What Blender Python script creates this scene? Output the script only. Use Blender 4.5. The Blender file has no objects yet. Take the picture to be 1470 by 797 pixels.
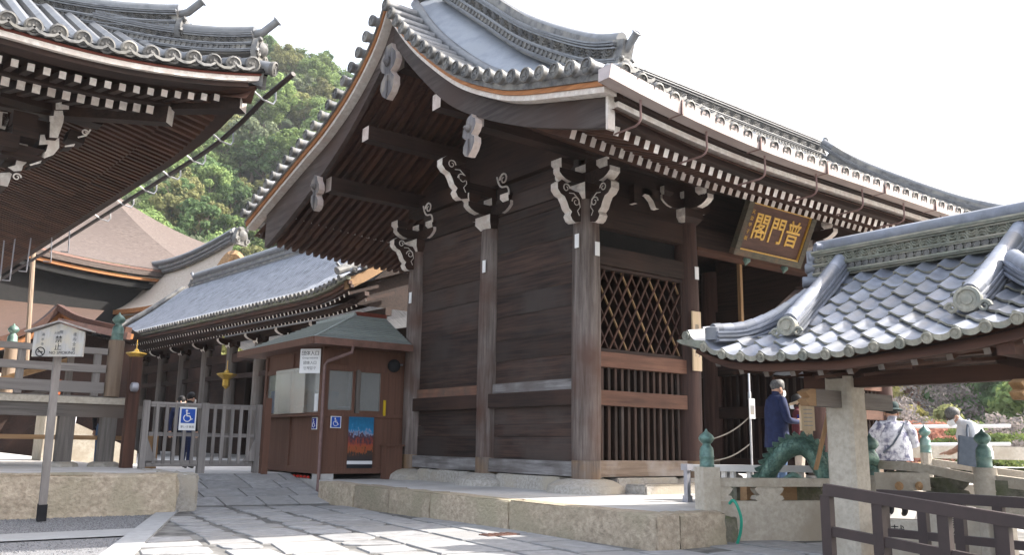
import bpy, bmesh, math, random
from mathutils import Vector as V, Matrix
import numpy as np
random.seed(7)
R=math.radians; PI=math.pi
scn=bpy.context.scene
# ---------------------------------------------------------------- camera
FPX=1246.0; PIT=R(10.909); ROL=R(.9147); YAW=R(52.942)
_fw=V((math.cos(YAW)*math.cos(PIT),math.sin(YAW)*math.cos(PIT),math.sin(PIT)))
_ri=V((math.sin(YAW),-math.cos(YAW),0)); _up=_ri.cross(_fw)
_r=math.cos(ROL)*_ri+math.sin(ROL)*_up; _u=-math.sin(ROL)*_ri+math.cos(ROL)*_up
CAM=V((-8.960865,-9.94108264,.48782466))
cd=bpy.data.cameras.new('camera'); cam=bpy.data.objects.new('camera',cd); scn.collection.objects.link(cam)
cd.sensor_width=36; cd.lens=FPX/1470*36; cd.clip_end=3000; cd.clip_start=.05
mw=Matrix.Identity(4)
for i in range(3):
    mw[i][0]=_r[i]; mw[i][1]=_u[i]; mw[i][2]=-_fw[i]; mw[i][3]=CAM[i]
cam.matrix_world=mw; scn.camera=cam
# ---------------------------------------------------------------- world, sun, exposure
SUN_EL=R(40); SX,SY=.883,-.47
w=bpy.data.worlds.new('World'); scn.world=w; w.use_nodes=True
nt=w.node_tree; bg=nt.nodes['Background']; sk=nt.nodes.new('ShaderNodeTexSky'); sk.sky_type='NISHITA'; sk.sun_disc=False
sk.sun_elevation=SUN_EL; sk.sun_rotation=math.atan2(SX,SY); sk.air_density=1.0; sk.dust_density=5.0; sk.ozone_density=1.0; sk.altitude=50
hz=nt.nodes.new('ShaderNodeMix'); hz.data_type='RGBA'; hz.blend_type='ADD'; hz.inputs[0].default_value=1.0; hz.inputs[7].default_value=(3.6,3.7,3.85,1)   # even white overcast veil
nt.links.new(sk.outputs[0],hz.inputs[6]); nt.links.new(hz.outputs[2],bg.inputs[0]); bg.inputs[1].default_value=.13
sl=bpy.data.lights.new('sun','SUN'); sl.energy=5.0; sl.angle=R(.6); sl.color=(1,.95,.87)
so=bpy.data.objects.new('sun',sl); scn.collection.objects.link(so)
so.rotation_euler=V((SX*math.cos(SUN_EL),SY*math.cos(SUN_EL),math.sin(SUN_EL))).to_track_quat('Z','Y').to_euler()
scn.view_settings.view_transform='Standard'; scn.view_settings.look='None'; scn.view_settings.gamma=1
scn.view_settings.exposure=1.3; scn.view_settings.use_curve_mapping=False
scn.cycles.max_bounces=8; scn.cycles.diffuse_bounces=5
COL=scn.collection
# ---------------------------------------------------------------- pixel -> ray helpers (1470x797 photograph)
def ray(px,py): return _fw+_r*((px-735)/FPX)-_u*((py-398.5)/FPX)
def at(px,py,x=None,y=None,z=None,t=None):
    d=ray(px,py)
    if x is not None: t=(x-CAM.x)/d.x
    if y is not None: t=(y-CAM.y)/d.y
    if z is not None: t=(z-CAM.z)/d.z
    return CAM+d*t
# ---------------------------------------------------------------- materials
MATS={}
def _new(name):
    m=bpy.data.materials.new(name); m.use_nodes=True; MATS[name]=m
    return m,m.node_tree.nodes,m.node_tree.links,m.node_tree.nodes['Principled BSDF']
def mat(name,c1,c2=None,scale=(4,4,4),rough=.8,metal=0,bump=.0,c3=None,big=.6,detail=6,contrast=.5,rnd=.12,bscale=None,spec=.3,dist=.01):
    m,n,l,p=_new(name)
    p.inputs['Roughness'].default_value=rough; p.inputs['Metallic'].default_value=metal; p.inputs['Specular IOR Level'].default_value=spec
    if c2 is None: c2=tuple(v*.75 for v in c1)
    tc=n.new('ShaderNodeTexCoord'); mp=n.new('ShaderNodeMapping'); mp.inputs['Scale'].default_value=scale
    oi=n.new('ShaderNodeObjectInfo')
    sc=n.new('ShaderNodeVectorMath'); sc.operation='SCALE'; sc.inputs[0].default_value=(37.3,91.7,53.1); l.new(oi.outputs['Random'],sc.inputs['Scale'])
    ad=n.new('ShaderNodeVectorMath'); ad.operation='ADD'
    l.new(tc.outputs['Object'],ad.inputs[0]); l.new(sc.outputs[0],ad.inputs[1]); l.new(ad.outputs[0],mp.inputs[0])
    ns=n.new('ShaderNodeTexNoise'); ns.inputs['Scale'].default_value=1; ns.inputs['Detail'].default_value=detail; ns.inputs['Roughness'].default_value=.65
    l.new(mp.outputs[0],ns.inputs['Vector'])
    cr=n.new('ShaderNodeValToRGB'); h=contrast/2*.6
    cr.color_ramp.elements[0].position=max(0,.5-h); cr.color_ramp.elements[1].position=min(1,.5+h)
    cr.color_ramp.elements[0].color=(*c2,1); cr.color_ramp.elements[1].color=(*c1,1)
    l.new(ns.outputs[0],cr.inputs[0]); out=cr.outputs[0]
    if c3:
        n2=n.new('ShaderNodeTexNoise'); n2.inputs['Scale'].default_value=big; n2.inputs['Detail'].default_value=4; l.new(ad.outputs[0],n2.inputs['Vector'])
        r2=n.new('ShaderNodeValToRGB'); r2.color_ramp.elements[0].position=.45; r2.color_ramp.elements[1].position=.68
        l.new(n2.outputs[0],r2.inputs[0]); mx=n.new('ShaderNodeMix'); mx.data_type='RGBA'
        l.new(r2.outputs[0],mx.inputs[0]); l.new(out,mx.inputs[6]); mx.inputs[7].default_value=(*c3,1); out=mx.outputs[2]
    hv=n.new('ShaderNodeHueSaturation'); ma=n.new('ShaderNodeMath'); ma.operation='MULTIPLY_ADD'
    l.new(oi.outputs['Random'],ma.inputs[0]); ma.inputs[1].default_value=2*rnd; ma.inputs[2].default_value=1-rnd
    l.new(ma.outputs[0],hv.inputs['Value']); l.new(out,hv.inputs['Color']); l.new(hv.outputs[0],p.inputs['Base Color'])
    if bump:
        bp=n.new('ShaderNodeBump'); bp.inputs['Strength'].default_value=bump; bp.inputs['Distance'].default_value=dist
        src=ns
        if bscale:
            src=n.new('ShaderNodeTexNoise'); src.inputs['Scale'].default_value=bscale; src.inputs['Detail'].default_value=6; l.new(ad.outputs[0],src.inputs['Vector'])
        l.new(src.outputs[0],bp.inputs['Height']); l.new(bp.outputs[0],p.inputs['Normal'])
    return m
def wood(name,c1,c2,axis,c3=None,rough=.75,bump=.35,rnd=.15,big=.7,k=1.0):
    s=[19*k,19*k,19*k]; s['xyz'.index(axis)]=.9
    return mat(name,c1,c2,tuple(s),rough,0,bump,c3,big,8,.52,rnd,dist=.006)
for ax in 'xyz':
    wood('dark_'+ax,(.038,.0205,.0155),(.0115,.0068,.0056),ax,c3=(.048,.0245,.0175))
    wood('plank_'+ax,(.066,.037,.028),(.0105,.0068,.0058),ax,c3=(.052,.040,.036),rnd=.30,big=.9)
    wood('grey_'+ax,(.190,.170,.155),(.090,.078,.070),ax,c3=(.150,.120,.100))
    wood('deck_'+ax,(.29,.265,.25),(.14,.125,.117),ax,c3=(.215,.197,.187))
    wood('tan_'+ax,(.36,.22,.11),(.20,.115,.055),ax,c3=(.28,.17,.09))
    wood('red_'+ax,(.075,.034,.023),(.036,.017,.0125),ax,c3=(.095,.044,.028))
wood('post_z',(.185,.155,.143),(.055,.039,.033),'z',c3=(.080,.041,.030),big=1.0,k=.75)
wood('patch_y',(.20,.105,.072),(.11,.055,.038),'y',c3=(.10,.07,.055),big=3)
wood('rail_x',(.155,.074,.047),(.060,.028,.019),'x',c3=(.10,.046,.030),big=2,k=.6)
wood('sill_x',(.27,.205,.155),(.13,.09,.066),'x',c3=(.30,.27,.25),big=2.2,k=.6)
wood('redpost_z',(.085,.045,.036),(.034,.019,.016),'z',c3=(.058,.030,.025),big=1.0)
wood('foot_z',(.205,.165,.14),(.085,.064,.053),'z',c3=(.20,.125,.07),big=2.0,k=.75)
wood('oldboard_y',(.26,.25,.25),(.06,.053,.052),'y',c3=(.11,.096,.092),k=.6,big=2)
wood('booth_z',(.150,.074,.050),(.105,.052,.036),'z',c3=(.128,.063,.043),k=1.4,bump=.15,rnd=.05)
wood('newel_z',(.29,.215,.155),(.15,.105,.073),'z',c3=(.22,.165,.125),big=2)
wood('newboard_z',(.62,.48,.33),(.52,.39,.25),'z',rnd=.02)
wood('orange_y',(.40,.17,.065),(.22,.09,.035),'y',c3=(.30,.13,.05))
wood('barge_y',(.085,.068,.062),(.030,.021,.019),'y',c3=(.055,.033,.026),k=.7)
wood('gegyo_z',(.17,.16,.165),(.05,.045,.047),'z',c3=(.28,.24,.20),big=2.5,k=.5)
mat('white',(.72,.68,.635),(.50,.45,.41),(14,14,14),.85,bump=.15,c3=(.56,.48,.43),big=4,rnd=.2)
mat('whitewarm',(.60,.52,.48),(.45,.37,.33),(9,9,9),.85,c3=(.5,.4,.36),big=2)
mat('redpaint',(.16,.04,.027),(.11,.03,.02),(8,8,8),.7)
mat('tile',(.19,.195,.205),(.095,.098,.108),(7,7,7),.42,bump=.1,c3=(.18,.185,.19),big=1.5,rnd=.22,spec=.5)
mat('tileold',(.155,.152,.148),(.060,.060,.062),(11,11,11),.6,bump=.3,c3=(.20,.19,.17),big=3,rnd=.3,spec=.4)
mat('tilegreen',(.20,.21,.17),(.10,.105,.085),(9,9,9),.6,bump=.2,c3=(.27,.25,.20),big=2.5,rnd=.2,spec=.4)
mat('tileedge',(.30,.285,.235),(.17,.165,.14),(14,14,14),.7,bump=.2,c3=(.16,.17,.15),big=5,rnd=.18)
mat('tileblue',(.205,.222,.265),(.125,.136,.168),(6,6,6),.46,bump=.08,c3=(.135,.142,.155),big=2.2,rnd=.26,spec=.5)
mat('tileroof',(.25,.27,.31),(.10,.108,.128),(3,14,3),.45,bump=.2,c3=(.20,.215,.25),big=1.2,rnd=0,spec=.5)
mat('verge_sheet',(.27,.29,.325),(.19,.205,.235),(3,3,3),.4,bump=.05,c3=(.23,.245,.27),big=1.5)
mat('gutter',(.38,.315,.30),(.29,.23,.215),(2,8,8),.35,metal=.25,bump=.03,c3=(.42,.36,.345),big=1.2,spec=.6)
mat('copper',(.19,.10,.078),(.12,.065,.05),(6,6,6),.45,metal=.2,spec=.5)
mat('patina',(.13,.235,.205),(.055,.11,.098),(14,14,14),.5,metal=.35,bump=.3,c3=(.19,.27,.235),big=6,rnd=.1,spec=.6)
mat('patina2',(.105,.205,.165),(.03,.068,.055),(30,30,30),.45,metal=.4,bump=.8,c3=(.16,.26,.205),big=7,rnd=0,bscale=55,spec=.6)
mat('granite',(.43,.405,.37),(.27,.252,.228),(22,22,22),.9,bump=.5,c3=(.36,.32,.26),big=1.6,rnd=.1,bscale=30,dist=.02)
mat('plinth',(.46,.385,.295),(.27,.22,.165),(13,13,13),.92,bump=.8,c3=(.30,.265,.19),big=1.4,rnd=.16,bscale=24,dist=.03)
mat('stonepale',(.48,.435,.365),(.36,.32,.265),(16,16,16),.9,bump=.35,c3=(.33,.285,.225),big=2.2,rnd=.06,bscale=40,dist=.01)
mat('stonedark',(.19,.18,.145),(.09,.086,.068),(12,12,12),.95,bump=.8,c3=(.10,.115,.06),big=4,bscale=20,dist=.02)
mat('concrete',(.55,.535,.52),(.47,.455,.44),(6,6,6),.9,bump=.15,c3=(.42,.40,.38),big=1.1,bscale=60)
mat('flag',(.33,.328,.33),(.215,.213,.216),(7,7,7),.85,bump=.3,c3=(.27,.262,.255),big=1.8,rnd=.13,bscale=22,dist=.006)
mat('mortar',(.13,.126,.122),(.065,.063,.06),(9,9,9),.95,bump=.5,c3=(.20,.195,.185),big=3)
mat('gravel',(.30,.30,.31),(.10,.10,.105),(75,75,75),.95,bump=1,detail=3,contrast=.4,dist=.02)
mat('band',(.37,.375,.385),(.29,.295,.30),(9,9,9),.85,bump=.3,c3=(.32,.32,.32),bscale=40)
mat('earth',(.20,.19,.17),(.13,.125,.11),(3,3,3),.95,bump=.3)
mat('bark',(.125,.099,.088),(.055,.042,.037),(4,4,26),.95,bump=.5,c3=(.088,.068,.060),big=.5,dist=.05)
mat('bark2',(.42,.36,.30),(.30,.255,.21),(5,5,20),.95,bump=.4,c3=(.36,.30,.25),big=.8,dist=.04)
mat('barkbrown',(.095,.058,.043),(.06,.037,.028),(4,4,26),.95,bump=.4,c3=(.08,.048,.036),big=.7,dist=.04)
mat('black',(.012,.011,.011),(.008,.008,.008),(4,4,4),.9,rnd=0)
mat('brownrail',(.033,.020,.0195),(.024,.015,.0148),(8,8,8),.55,bump=.08,rnd=.05,spec=.4)
mat('boothroof',(.29,.32,.305),(.21,.235,.225),(5,30,5),.5,c3=(.25,.275,.26),big=2,spec=.4)
mat('paper',(.78,.78,.78),(.72,.72,.73),(6,6,6),.7,rnd=0)
mat('signgrey',(.37,.36,.345),(.26,.25,.24),(26,26,2),.85,c3=(.38,.34,.27),big=6,rnd=0,bump=.1)
mat('ink',(.018,.018,.02),rnd=0); mat('inkgrey',(.12,.12,.13),rnd=0); mat('inkblue',(.02,.035,.30),rnd=0); mat('signblue',(.012,.075,.40),(.012,.07,.36),(4,4,4),.5,rnd=0)
mat('gold',(.66,.40,.07),(.48,.27,.04),(30,30,30),.4,metal=.3,bump=.2,rnd=0,spec=.6)
mat('goldleaf',(.42,.27,.05),(.25,.15,.025),(20,20,20),.35,metal=.6,bump=.2,rnd=0)
mat('plaquewood',(.105,.048,.033),(.062,.028,.021),(3,30,30),.6,bump=.2,rnd=0)
mat('plaqueframe',(.10,.085,.058),(.05,.045,.032),(8,30,30),.6,bump=.2,rnd=.1,c3=(.13,.075,.045),big=3)
mat('silver',(.50,.50,.51),(.42,.42,.43),(8,8,30),.35,metal=.8,rnd=0)
mat('rodgrey',(.36,.36,.40),(.28,.28,.31),(9,9,9),.4,metal=.5,rnd=0)
mat('pinkpipe',(.20,.125,.115),(.15,.09,.083),(8,8,8),.5,rnd=0)
mat('rope',(.30,.27,.23),(.2,.18,.15),(60,60,60),.9,rnd=0)
mat('hose',(.012,.30,.20),(.01,.24,.16),(9,9,9),.4,rnd=0,spec=.5)
mat('skin',(.52,.31,.22),(.46,.265,.185),(20,20,20),.55,rnd=0)
mat('navy',(.020,.030,.085),(.012,.018,.055),(14,14,14),.85,bump=.2,rnd=0)
mat('denim',(.075,.125,.21),(.045,.08,.15),(30,30,30),.85,bump=.2,rnd=0)
mat('shirt',(.55,.56,.58),(.47,.48,.50),(7,7,7),.85,bump=.15,rnd=0)
mat('chino',(.43,.37,.31),(.36,.31,.26),(9,9,9),.85,bump=.15,rnd=0)
mat('tiedye',(.72,.72,.76),(.13,.13,.20),(8,8,8),.85,rnd=0,contrast=.36,detail=3,c3=(.66,.66,.70),big=4)
mat('blackcloth',(.016,.016,.019),(.010,.010,.012),(9,9,9),.85,rnd=0)
mat('maroon',(.10,.022,.027),(.065,.015,.02),(9,9,9),.85,rnd=0)
mat('hatgreen',(.018,.042,.042),(.012,.028,.028),(20,20,20),.8,rnd=0)
mat('bag',(.105,.125,.155),(.08,.095,.12),(12,12,12),.85,bump=.1,rnd=0)
mat('hairdark',(.022,.019,.018),(.012,.011,.011),(60,60,9),.6,rnd=0); mat('hairgrey',(.15,.145,.14),(.05,.047,.045),(60,60,12),.6,rnd=0)
mat('mask',(.80,.80,.80),(.74,.74,.75),(20,20,20),.8,rnd=0)
mat('shoe',(.03,.028,.027),rnd=0)
mat('yellowpaint',(.62,.42,.02),rnd=0); mat('redplastic',(.45,.03,.02),rnd=0); mat('orangewood',(.42,.11,.035),(.3,.08,.03),(5,5,5),.6)
mat('cream',(.52,.42,.33),(.42,.33,.25),(4,4,4),.8); mat('plaster',(.62,.60,.57),(.55,.53,.5),(4,4,4),.85)
mat('trunk',(.15,.115,.085),(.075,.058,.045),(9,9,2),.95,bump=.6,dist=.03)
mat('forest',(.035,.055,.018),(.015,.028,.010),(.5,.5,.5),.95,rnd=0)
def glassmat(name,tint,rough=.06,alpha=.35):
    m,n,l,p=_new(name); p.inputs['Base Color'].default_value=(*tint,1); p.inputs['Roughness'].default_value=rough
    p.inputs['Specular IOR Level'].default_value=.6; p.inputs['Alpha'].default_value=alpha
glassmat('glass',(.36,.37,.36),.03,.42); glassmat('vinyl',(.55,.53,.48),.18,.45)  # pale grey glass base paints reflections into the booth panes
def leafmat(name,c,c2,tr=.35):
    m,n,l,p=_new(name); n.remove(p); o=n['Material Output']
    oi=n.new('ShaderNodeObjectInfo'); g=n.new('ShaderNodeNewGeometry'); nz=n.new('ShaderNodeTexNoise'); nz.inputs['Scale'].default_value=.55
    tc=n.new('ShaderNodeTexCoord'); l.new(tc.outputs['Object'],nz.inputs['Vector'])
    a=n.new('ShaderNodeMath'); a.operation='MULTIPLY_ADD'; l.new(g.outputs['Random Per Island'],a.inputs[0]); a.inputs[1].default_value=.45; l.new(nz.outputs[0],a.inputs[2])
    b=n.new('ShaderNodeMath'); b.operation='SUBTRACT'; l.new(a.outputs[0],b.inputs[0]); b.inputs[1].default_value=.25
    mx=n.new('ShaderNodeMix'); mx.data_type='RGBA'; l.new(b.outputs[0],mx.inputs[0]); mx.inputs[6].default_value=(*c2,1); mx.inputs[7].default_value=(*c,1)
    hv=n.new('ShaderNodeHueSaturation'); ma=n.new('ShaderNodeMath'); ma.operation='MULTIPLY_ADD'; l.new(oi.outputs['Random'],ma.inputs[0]); ma.inputs[1].default_value=.6; ma.inputs[2].default_value=.7
    l.new(ma.outputs[0],hv.inputs['Value']); l.new(mx.outputs[2],hv.inputs['Color'])
    d=n.new('ShaderNodeBsdfDiffuse'); t=n.new('ShaderNodeBsdfTranslucent'); l.new(hv.outputs[0],d.inputs[0]); l.new(hv.outputs[0],t.inputs[0])
    ms=n.new('ShaderNodeMixShader'); ms.inputs[0].default_value=tr; l.new(d.outputs[0],ms.inputs[1]); l.new(t.outputs[0],ms.inputs[2]); l.new(ms.outputs[0],o.inputs[0])
leafmat('leafgreen',(.25,.32,.12),(.11,.17,.065)); leafmat('leafdark',(.16,.235,.10),(.07,.12,.055)); leafmat('leafolive',(.29,.29,.13),(.15,.16,.07))
leafmat('leafgrey',(.23,.26,.16),(.11,.135,.08)); leafmat('leafred',(.46,.24,.17),(.29,.14,.105)); leafmat('leaforange',(.50,.33,.18),(.33,.20,.105)); leafmat('leafyellow',(.42,.38,.14),(.26,.23,.08)); leafmat('leafpine',(.24,.28,.08),(.06,.11,.05)); leafmat('leafbare',(.33,.29,.27),(.20,.175,.165))
# ---------------------------------------------------------------- mesh helpers
class B:
    def __init__(s): s.v=[];s.f=[];s.m=[]
    def add(s,vs,fs,mi=0):
        o=len(s.v); s.v+= [tuple(v) for v in vs]
        for i,f in enumerate(fs): s.f.append([o+k for k in f]); s.m.append(mi[i] if isinstance(mi,(list,tuple)) else mi)
        return s
    def obox(s,c,ax,ay,az,mi=0):      # centre + half axes ; faces order -x,+x,-y,+y,-z,+z
        c,ax,ay,az=V(c),V(ax),V(ay),V(az)
        vs=[c+ax*i+ay*j+az*k for i in(-1,1) for j in(-1,1) for k in(-1,1)]
        return s.add(vs,[(0,1,3,2),(4,6,7,5),(0,4,5,1),(2,3,7,6),(0,2,6,4),(1,5,7,3)],mi)
    def box(s,x0,x1,y0,y1,z0,z1,mi=0):
        return s.obox(((x0+x1)/2,(y0+y1)/2,(z0+z1)/2),((x1-x0)/2,0,0),(0,(y1-y0)/2,0),(0,0,(z1-z0)/2),mi)
    def bar(s,p,q,wd,ht,mi=0,up=(0,0,1)):
        p,q=V(p),V(q); d=(q-p); L=d.length; d.normalize(); up=V(up); sd=d.cross(up); 
        if sd.length<1e-4: sd=d.cross(V((0,1,0)))
        sd.normalize(); uu=sd.cross(d)
        return s.obox((p+q)/2,d*(L/2),sd*(wd/2),uu*(ht/2),mi)
    def sweep(s,pts,prof,up=(0,0,1),mi=0,cap=True,closed=True):
        # profile list of (side,up) swept along points
        pts=[V(p) for p in pts]; n=len(prof); o=[]
        for i,p in enumerate(pts):
            a=pts[max(0,i-1)]; b=pts[min(len(pts)-1,i+1)]; d=(b-a).normalized(); sd=d.cross(V(up))
            if sd.length<1e-4: sd=d.cross(V((0,1,0)))
            sd.normalize(); uu=sd.cross(d)
            o+=[p+sd*x+uu*y for x,y in prof]
        fs=[];ms=[]
        rng=n if closed else n-1
        for i in range(len(pts)-1):
            for k in range(rng):
                k2=(k+1)%n; fs.append((i*n+k,i*n+k2,(i+1)*n+k2,(i+1)*n+k)); ms.append(mi[k] if isinstance(mi,(list,tuple)) else mi)
        if cap and closed:
            m0=mi[-1] if isinstance(mi,(list,tuple)) else mi
            fs.append(tuple(range(n))[::-1]); fs.append(tuple(range((len(pts)-1)*n,len(pts)*n))); ms+=[m0,m0]
        return s.add(o,fs,ms)
    def tube(s,pts,r,n=8,mi=0):
        pts=[V(p) for p in pts]; rr=r if isinstance(r,(list,tuple)) else [r]*len(pts)
        o=[];prev=None
        for i,p in enumerate(pts):
            a=pts[max(0,i-1)]; b=pts[min(len(pts)-1,i+1)]; d=(b-a).normalized()
            if prev is None:
                sd=d.cross(V((0,0,1))); 
                if sd.length<1e-3: sd=d.cross(V((1,0,0)))
            else: sd=prev-d*prev.dot(d)
            sd.normalize(); prev=sd; uu=sd.cross(d)
            o+=[p+(sd*math.cos(2*PI*k/n)+uu*math.sin(2*PI*k/n))*rr[i] for k in range(n)]
        fs=[(i*n+k,i*n+(k+1)%n,(i+1)*n+(k+1)%n,(i+1)*n+k) for i in range(len(pts)-1) for k in range(n)]
        fs+=[tuple(range(n))[::-1],tuple(range((len(pts)-1)*n,len(pts)*n))]
        return s.add(o,fs,mi)
    def lathe(s,prof,c=(0,0,0),n=16,mi=0,axis=(0,0,1),mis=None):
        ax=V(axis).normalized(); sd=ax.orthogonal().normalized(); uu=ax.cross(sd); c=V(c); o=[]
        for r,z in prof: o+=[c+ax*z+(sd*math.cos(2*PI*k/n)+uu*math.sin(2*PI*k/n))*max(r,1e-4) for k in range(n)]
        fs=[];ms=[]
        for i in range(len(prof)-1):
            for k in range(n): fs.append((i*n+k,i*n+(k+1)%n,(i+1)*n+(k+1)%n,(i+1)*n+k)); ms.append(mis[i] if mis else mi)
        fs+=[tuple(range(n))[::-1],tuple(range((len(prof)-1)*n,len(prof)*n))]; ms+=[mis[0] if mis else mi,mis[-1] if mis else mi]
        return s.add(o,fs,ms)
    def prism(s,out,o,ux,uy,th,mi=0,me=None):   # outline (a,b) at o+a*ux+b*uy, extruded by vector th (centred)
        o,ux,uy,th=V(o),V(ux),V(uy),V(th); n=len(out); me=mi if me is None else me
        vs=[o+ux*a+uy*b-th/2 for a,b in out]+[o+ux*a+uy*b+th/2 for a,b in out]
        fs=[tuple(range(n))[::-1],tuple(range(n,2*n))]; ms=[mi,mi]
        for k in range(n): fs.append((k,(k+1)%n,n+(k+1)%n,n+k)); ms.append(me[k] if isinstance(me,(list,tuple)) else me)
        return s.add(vs,fs,ms)
    def grid(s,fn,us,vs,mi=0):
        nu,nv=len(us),len(vs); o=[fn(a,b) for a in us for b in vs]
        return s.add(o,[(i*nv+j,i*nv+j+1,(i+1)*nv+j+1,(i+1)*nv+j) for i in range(nu-1) for j in range(nv-1)],mi)
    def mesh(s,name,mats,smooth=False,fix=True):
        me=bpy.data.meshes.new(name); me.from_pydata(s.v,[],s.f)
        for m in ([mats] if isinstance(mats,str) else mats): me.materials.append(MATS[m])
        me.polygons.foreach_set('material_index',s.m)
        if fix:
            bm=bmesh.new(); bm.from_mesh(me); bmesh.ops.recalc_face_normals(bm,faces=bm.faces); bm.to_mesh(me); bm.free()
        if smooth:
            me.polygons.foreach_set('use_smooth',[True]*len(me.polygons))
            try: me.set_sharp_from_angle(angle=R(42))
            except Exception: pass
        me.update(); return me
    def ob(s,name,mats,parent=None,smooth=False,fix=True,**k): return link(name,s.mesh(name,mats,smooth,fix),parent,**k)
def link(name,me,parent=None,loc=None,rot=None,mx=None,label=None,kind=None):
    o=bpy.data.objects.new(name,me); COL.objects.link(o)
    if mx is not None: o.matrix_basis=mx
    else:
        if loc is not None: o.location=loc
        if rot is not None: o.rotation_euler=rot
    if parent is not None:
        o.parent=parent; o.matrix_parent_inverse=WM[parent.name].inverted(); 
    WM[o.name]=o.matrix_basis.copy() if mx is not None else Matrix.LocRotScale(o.location,o.rotation_euler,o.scale)
    if label: o['label']=label
    if kind: o['kind']=kind
    return o
WM={}
def T(name,label,cat,loc=(0,0,0),group=None):
    o=bpy.data.objects.new(name,None); COL.objects.link(o); o.location=loc; o.empty_display_size=.2
    WM[o.name]=Matrix.Translation(V(loc)); o['label']=label; o['category']=cat
    if group: o['group']=group
    return o
def tag(o,label,cat,group=None):
    o['label']=label; o['category']=cat
    if group: o['group']=group
    return o
def S(o): o['kind']='structure'; return o
def crom(P,n=6):
    P=[V(p) for p in P]; out=[]
    for i in range(len(P)-1):
        a=P[max(i-1,0)];b=P[i];c=P[i+1];d=P[min(i+2,len(P)-1)]
        for k in range(n):
            t=k/n; out.append(.5*((2*b)+(c-a)*t+(2*a-5*b+4*c-d)*t*t+(3*b-a-3*c+d)*t**3))
    out.append(P[-1].copy()); return out
def smooth1(P,n=8):   # [(a,b)] -> dense callable b(a)
    q=crom([(a,b,0) for a,b in P],n); xs=[v.x for v in q]; ys=[v.y for v in q]
    return lambda t: float(np.interp(t,xs,ys))
def lerp(a,b,t): return a+(b-a)*t
def frange(a,b,n): return [a+(b-a)*i/(n-1) for i in range(n)]
def txt(s,size,m,o,ux,uy,parent,name='lettering',ext=.002,align='CENTER',spacing=1,w=1.0,off=0.0):
    cu=bpy.data.curves.new('t','FONT'); cu.body=s; cu.size=size; cu.align_x=align; cu.align_y='CENTER'; cu.extrude=ext; cu.space_line=spacing; cu.offset=off
    to=bpy.data.objects.new('t',cu); COL.objects.link(to)
    dg=bpy.context.evaluated_depsgraph_get(); me=bpy.data.meshes.new_from_object(to.evaluated_get(dg)); bpy.data.objects.remove(to); bpy.data.curves.remove(cu)
    me.materials.clear(); me.materials.append(MATS[m])
    ux,uy=V(ux).normalized(),V(uy).normalized(); uz=ux.cross(uy); mx=Matrix.Identity(4)
    for i in range(3): mx[i][0]=ux[i]*w; mx[i][1]=uy[i]; mx[i][2]=uz[i]; mx[i][3]=o[i]
    me.transform(mx)
    return link(name,me,parent)
X,Y,Z=V((1,0,0)),V((0,1,0)),V((0,0,1))
# ================================================================ SETTING
GZ=-.55
b=B(); b.grid(lambda x,y:(x,y,-.66),frange(-500,500,11),frange(-500,500,11)); S(b.ob('ground','earth'))
def az_r(px,r):      # a horizontal bearing named by photo column, r metres from the camera
    a=YAW-math.atan((px-735)/FPX); return CAM.x+r*math.cos(a),CAM.y+r*math.sin(a),a
def hillz(px,r):
    L=max(0,min(1,(900-px)/350)); n=2.5*math.sin(px*.013+r*.05)+1.5*math.sin(px*.031-r*.09)
    tl=smooth1([(40,-.7),(70,-.6),(90,4),(130,31),(180,66),(230,98),(290,120),(380,132)])(r)
    top=lerp(.80,1.0,max(0,min(1,1-abs(px-385)/420)))
    tr=smooth1([(40,-5),(60,-4),(100,3),(150,13),(200,20),(260,24)])(r)
    return lerp(tr,tl*top,L)+(n*.8 if r>88 else 0)
b=B(); b.grid(lambda px,r:(*az_r(px,r)[:2],hillz(px,r)),[i*60 for i in range(-14,40)],[40,48,55,62,70,80,90,102,116,132,150,170,190,212,236,262,290,330,380]); S(b.ob('hill','forest',smooth=True))
# paved forecourt bed and each flagstone
b=B(); b.add([(-9.7,-9,GZ-.014),(4,-9,GZ-.014),(4,4.75,GZ-.014),(-4.9,4.75,GZ-.014),(-6.98,-1.65,GZ-.014)],[(0,1,2,3,4)]); pav=S(b.ob('pavement','mortar'))
rs=random.Random(3); ca,sa=math.cos(R(82.4)),math.sin(R(82.4)); D1=V((ca,sa,0)); D2=V((sa,-ca,0)); O=V((-5.2,4.6,0))
def kerbx(y): return -6.98+(y+1.65)/(3.5+1.65)*1.98
t=-1.2; stones=[]
while t<7.5:
    wd=rs.uniform(.42,.78); s_=-rs.uniform(0,.6)-.0; irr=.16 if t<1.5 else .075
    while s_>-12:
        ln=rs.uniform(.55,1.25) if t>1.5 else rs.uniform(.4,.9)
        g=rs.uniform(.005,.014); c=[]
        for (ds,dt) in ((0,0),(0,wd),(-ln,wd),(-ln,0)):
            ii=(g if ds==0 else -g, g if dt==0 else -g)
            c.append(O+D1*(s_+ds-ii[0]+rs.uniform(-irr,0)*(1 if ds==0 else -1)*.6)+D2*(t+dt+ii[1]+rs.uniform(0,irr)*(1 if dt==0 else -1)*.6))
        cc=sum(c,V())/4
        if kerbx(cc.y)+.1<cc.x<(-2.15 if cc.y>-3.4 else 1.5) and -6.6<cc.y<4.75: stones.append(c)
        s_-=ln
    t+=wd
rs.shuffle(stones); stones=sorted(stones,key=lambda c:(sum(c,V())/4-CAM).length)[:298]
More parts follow.
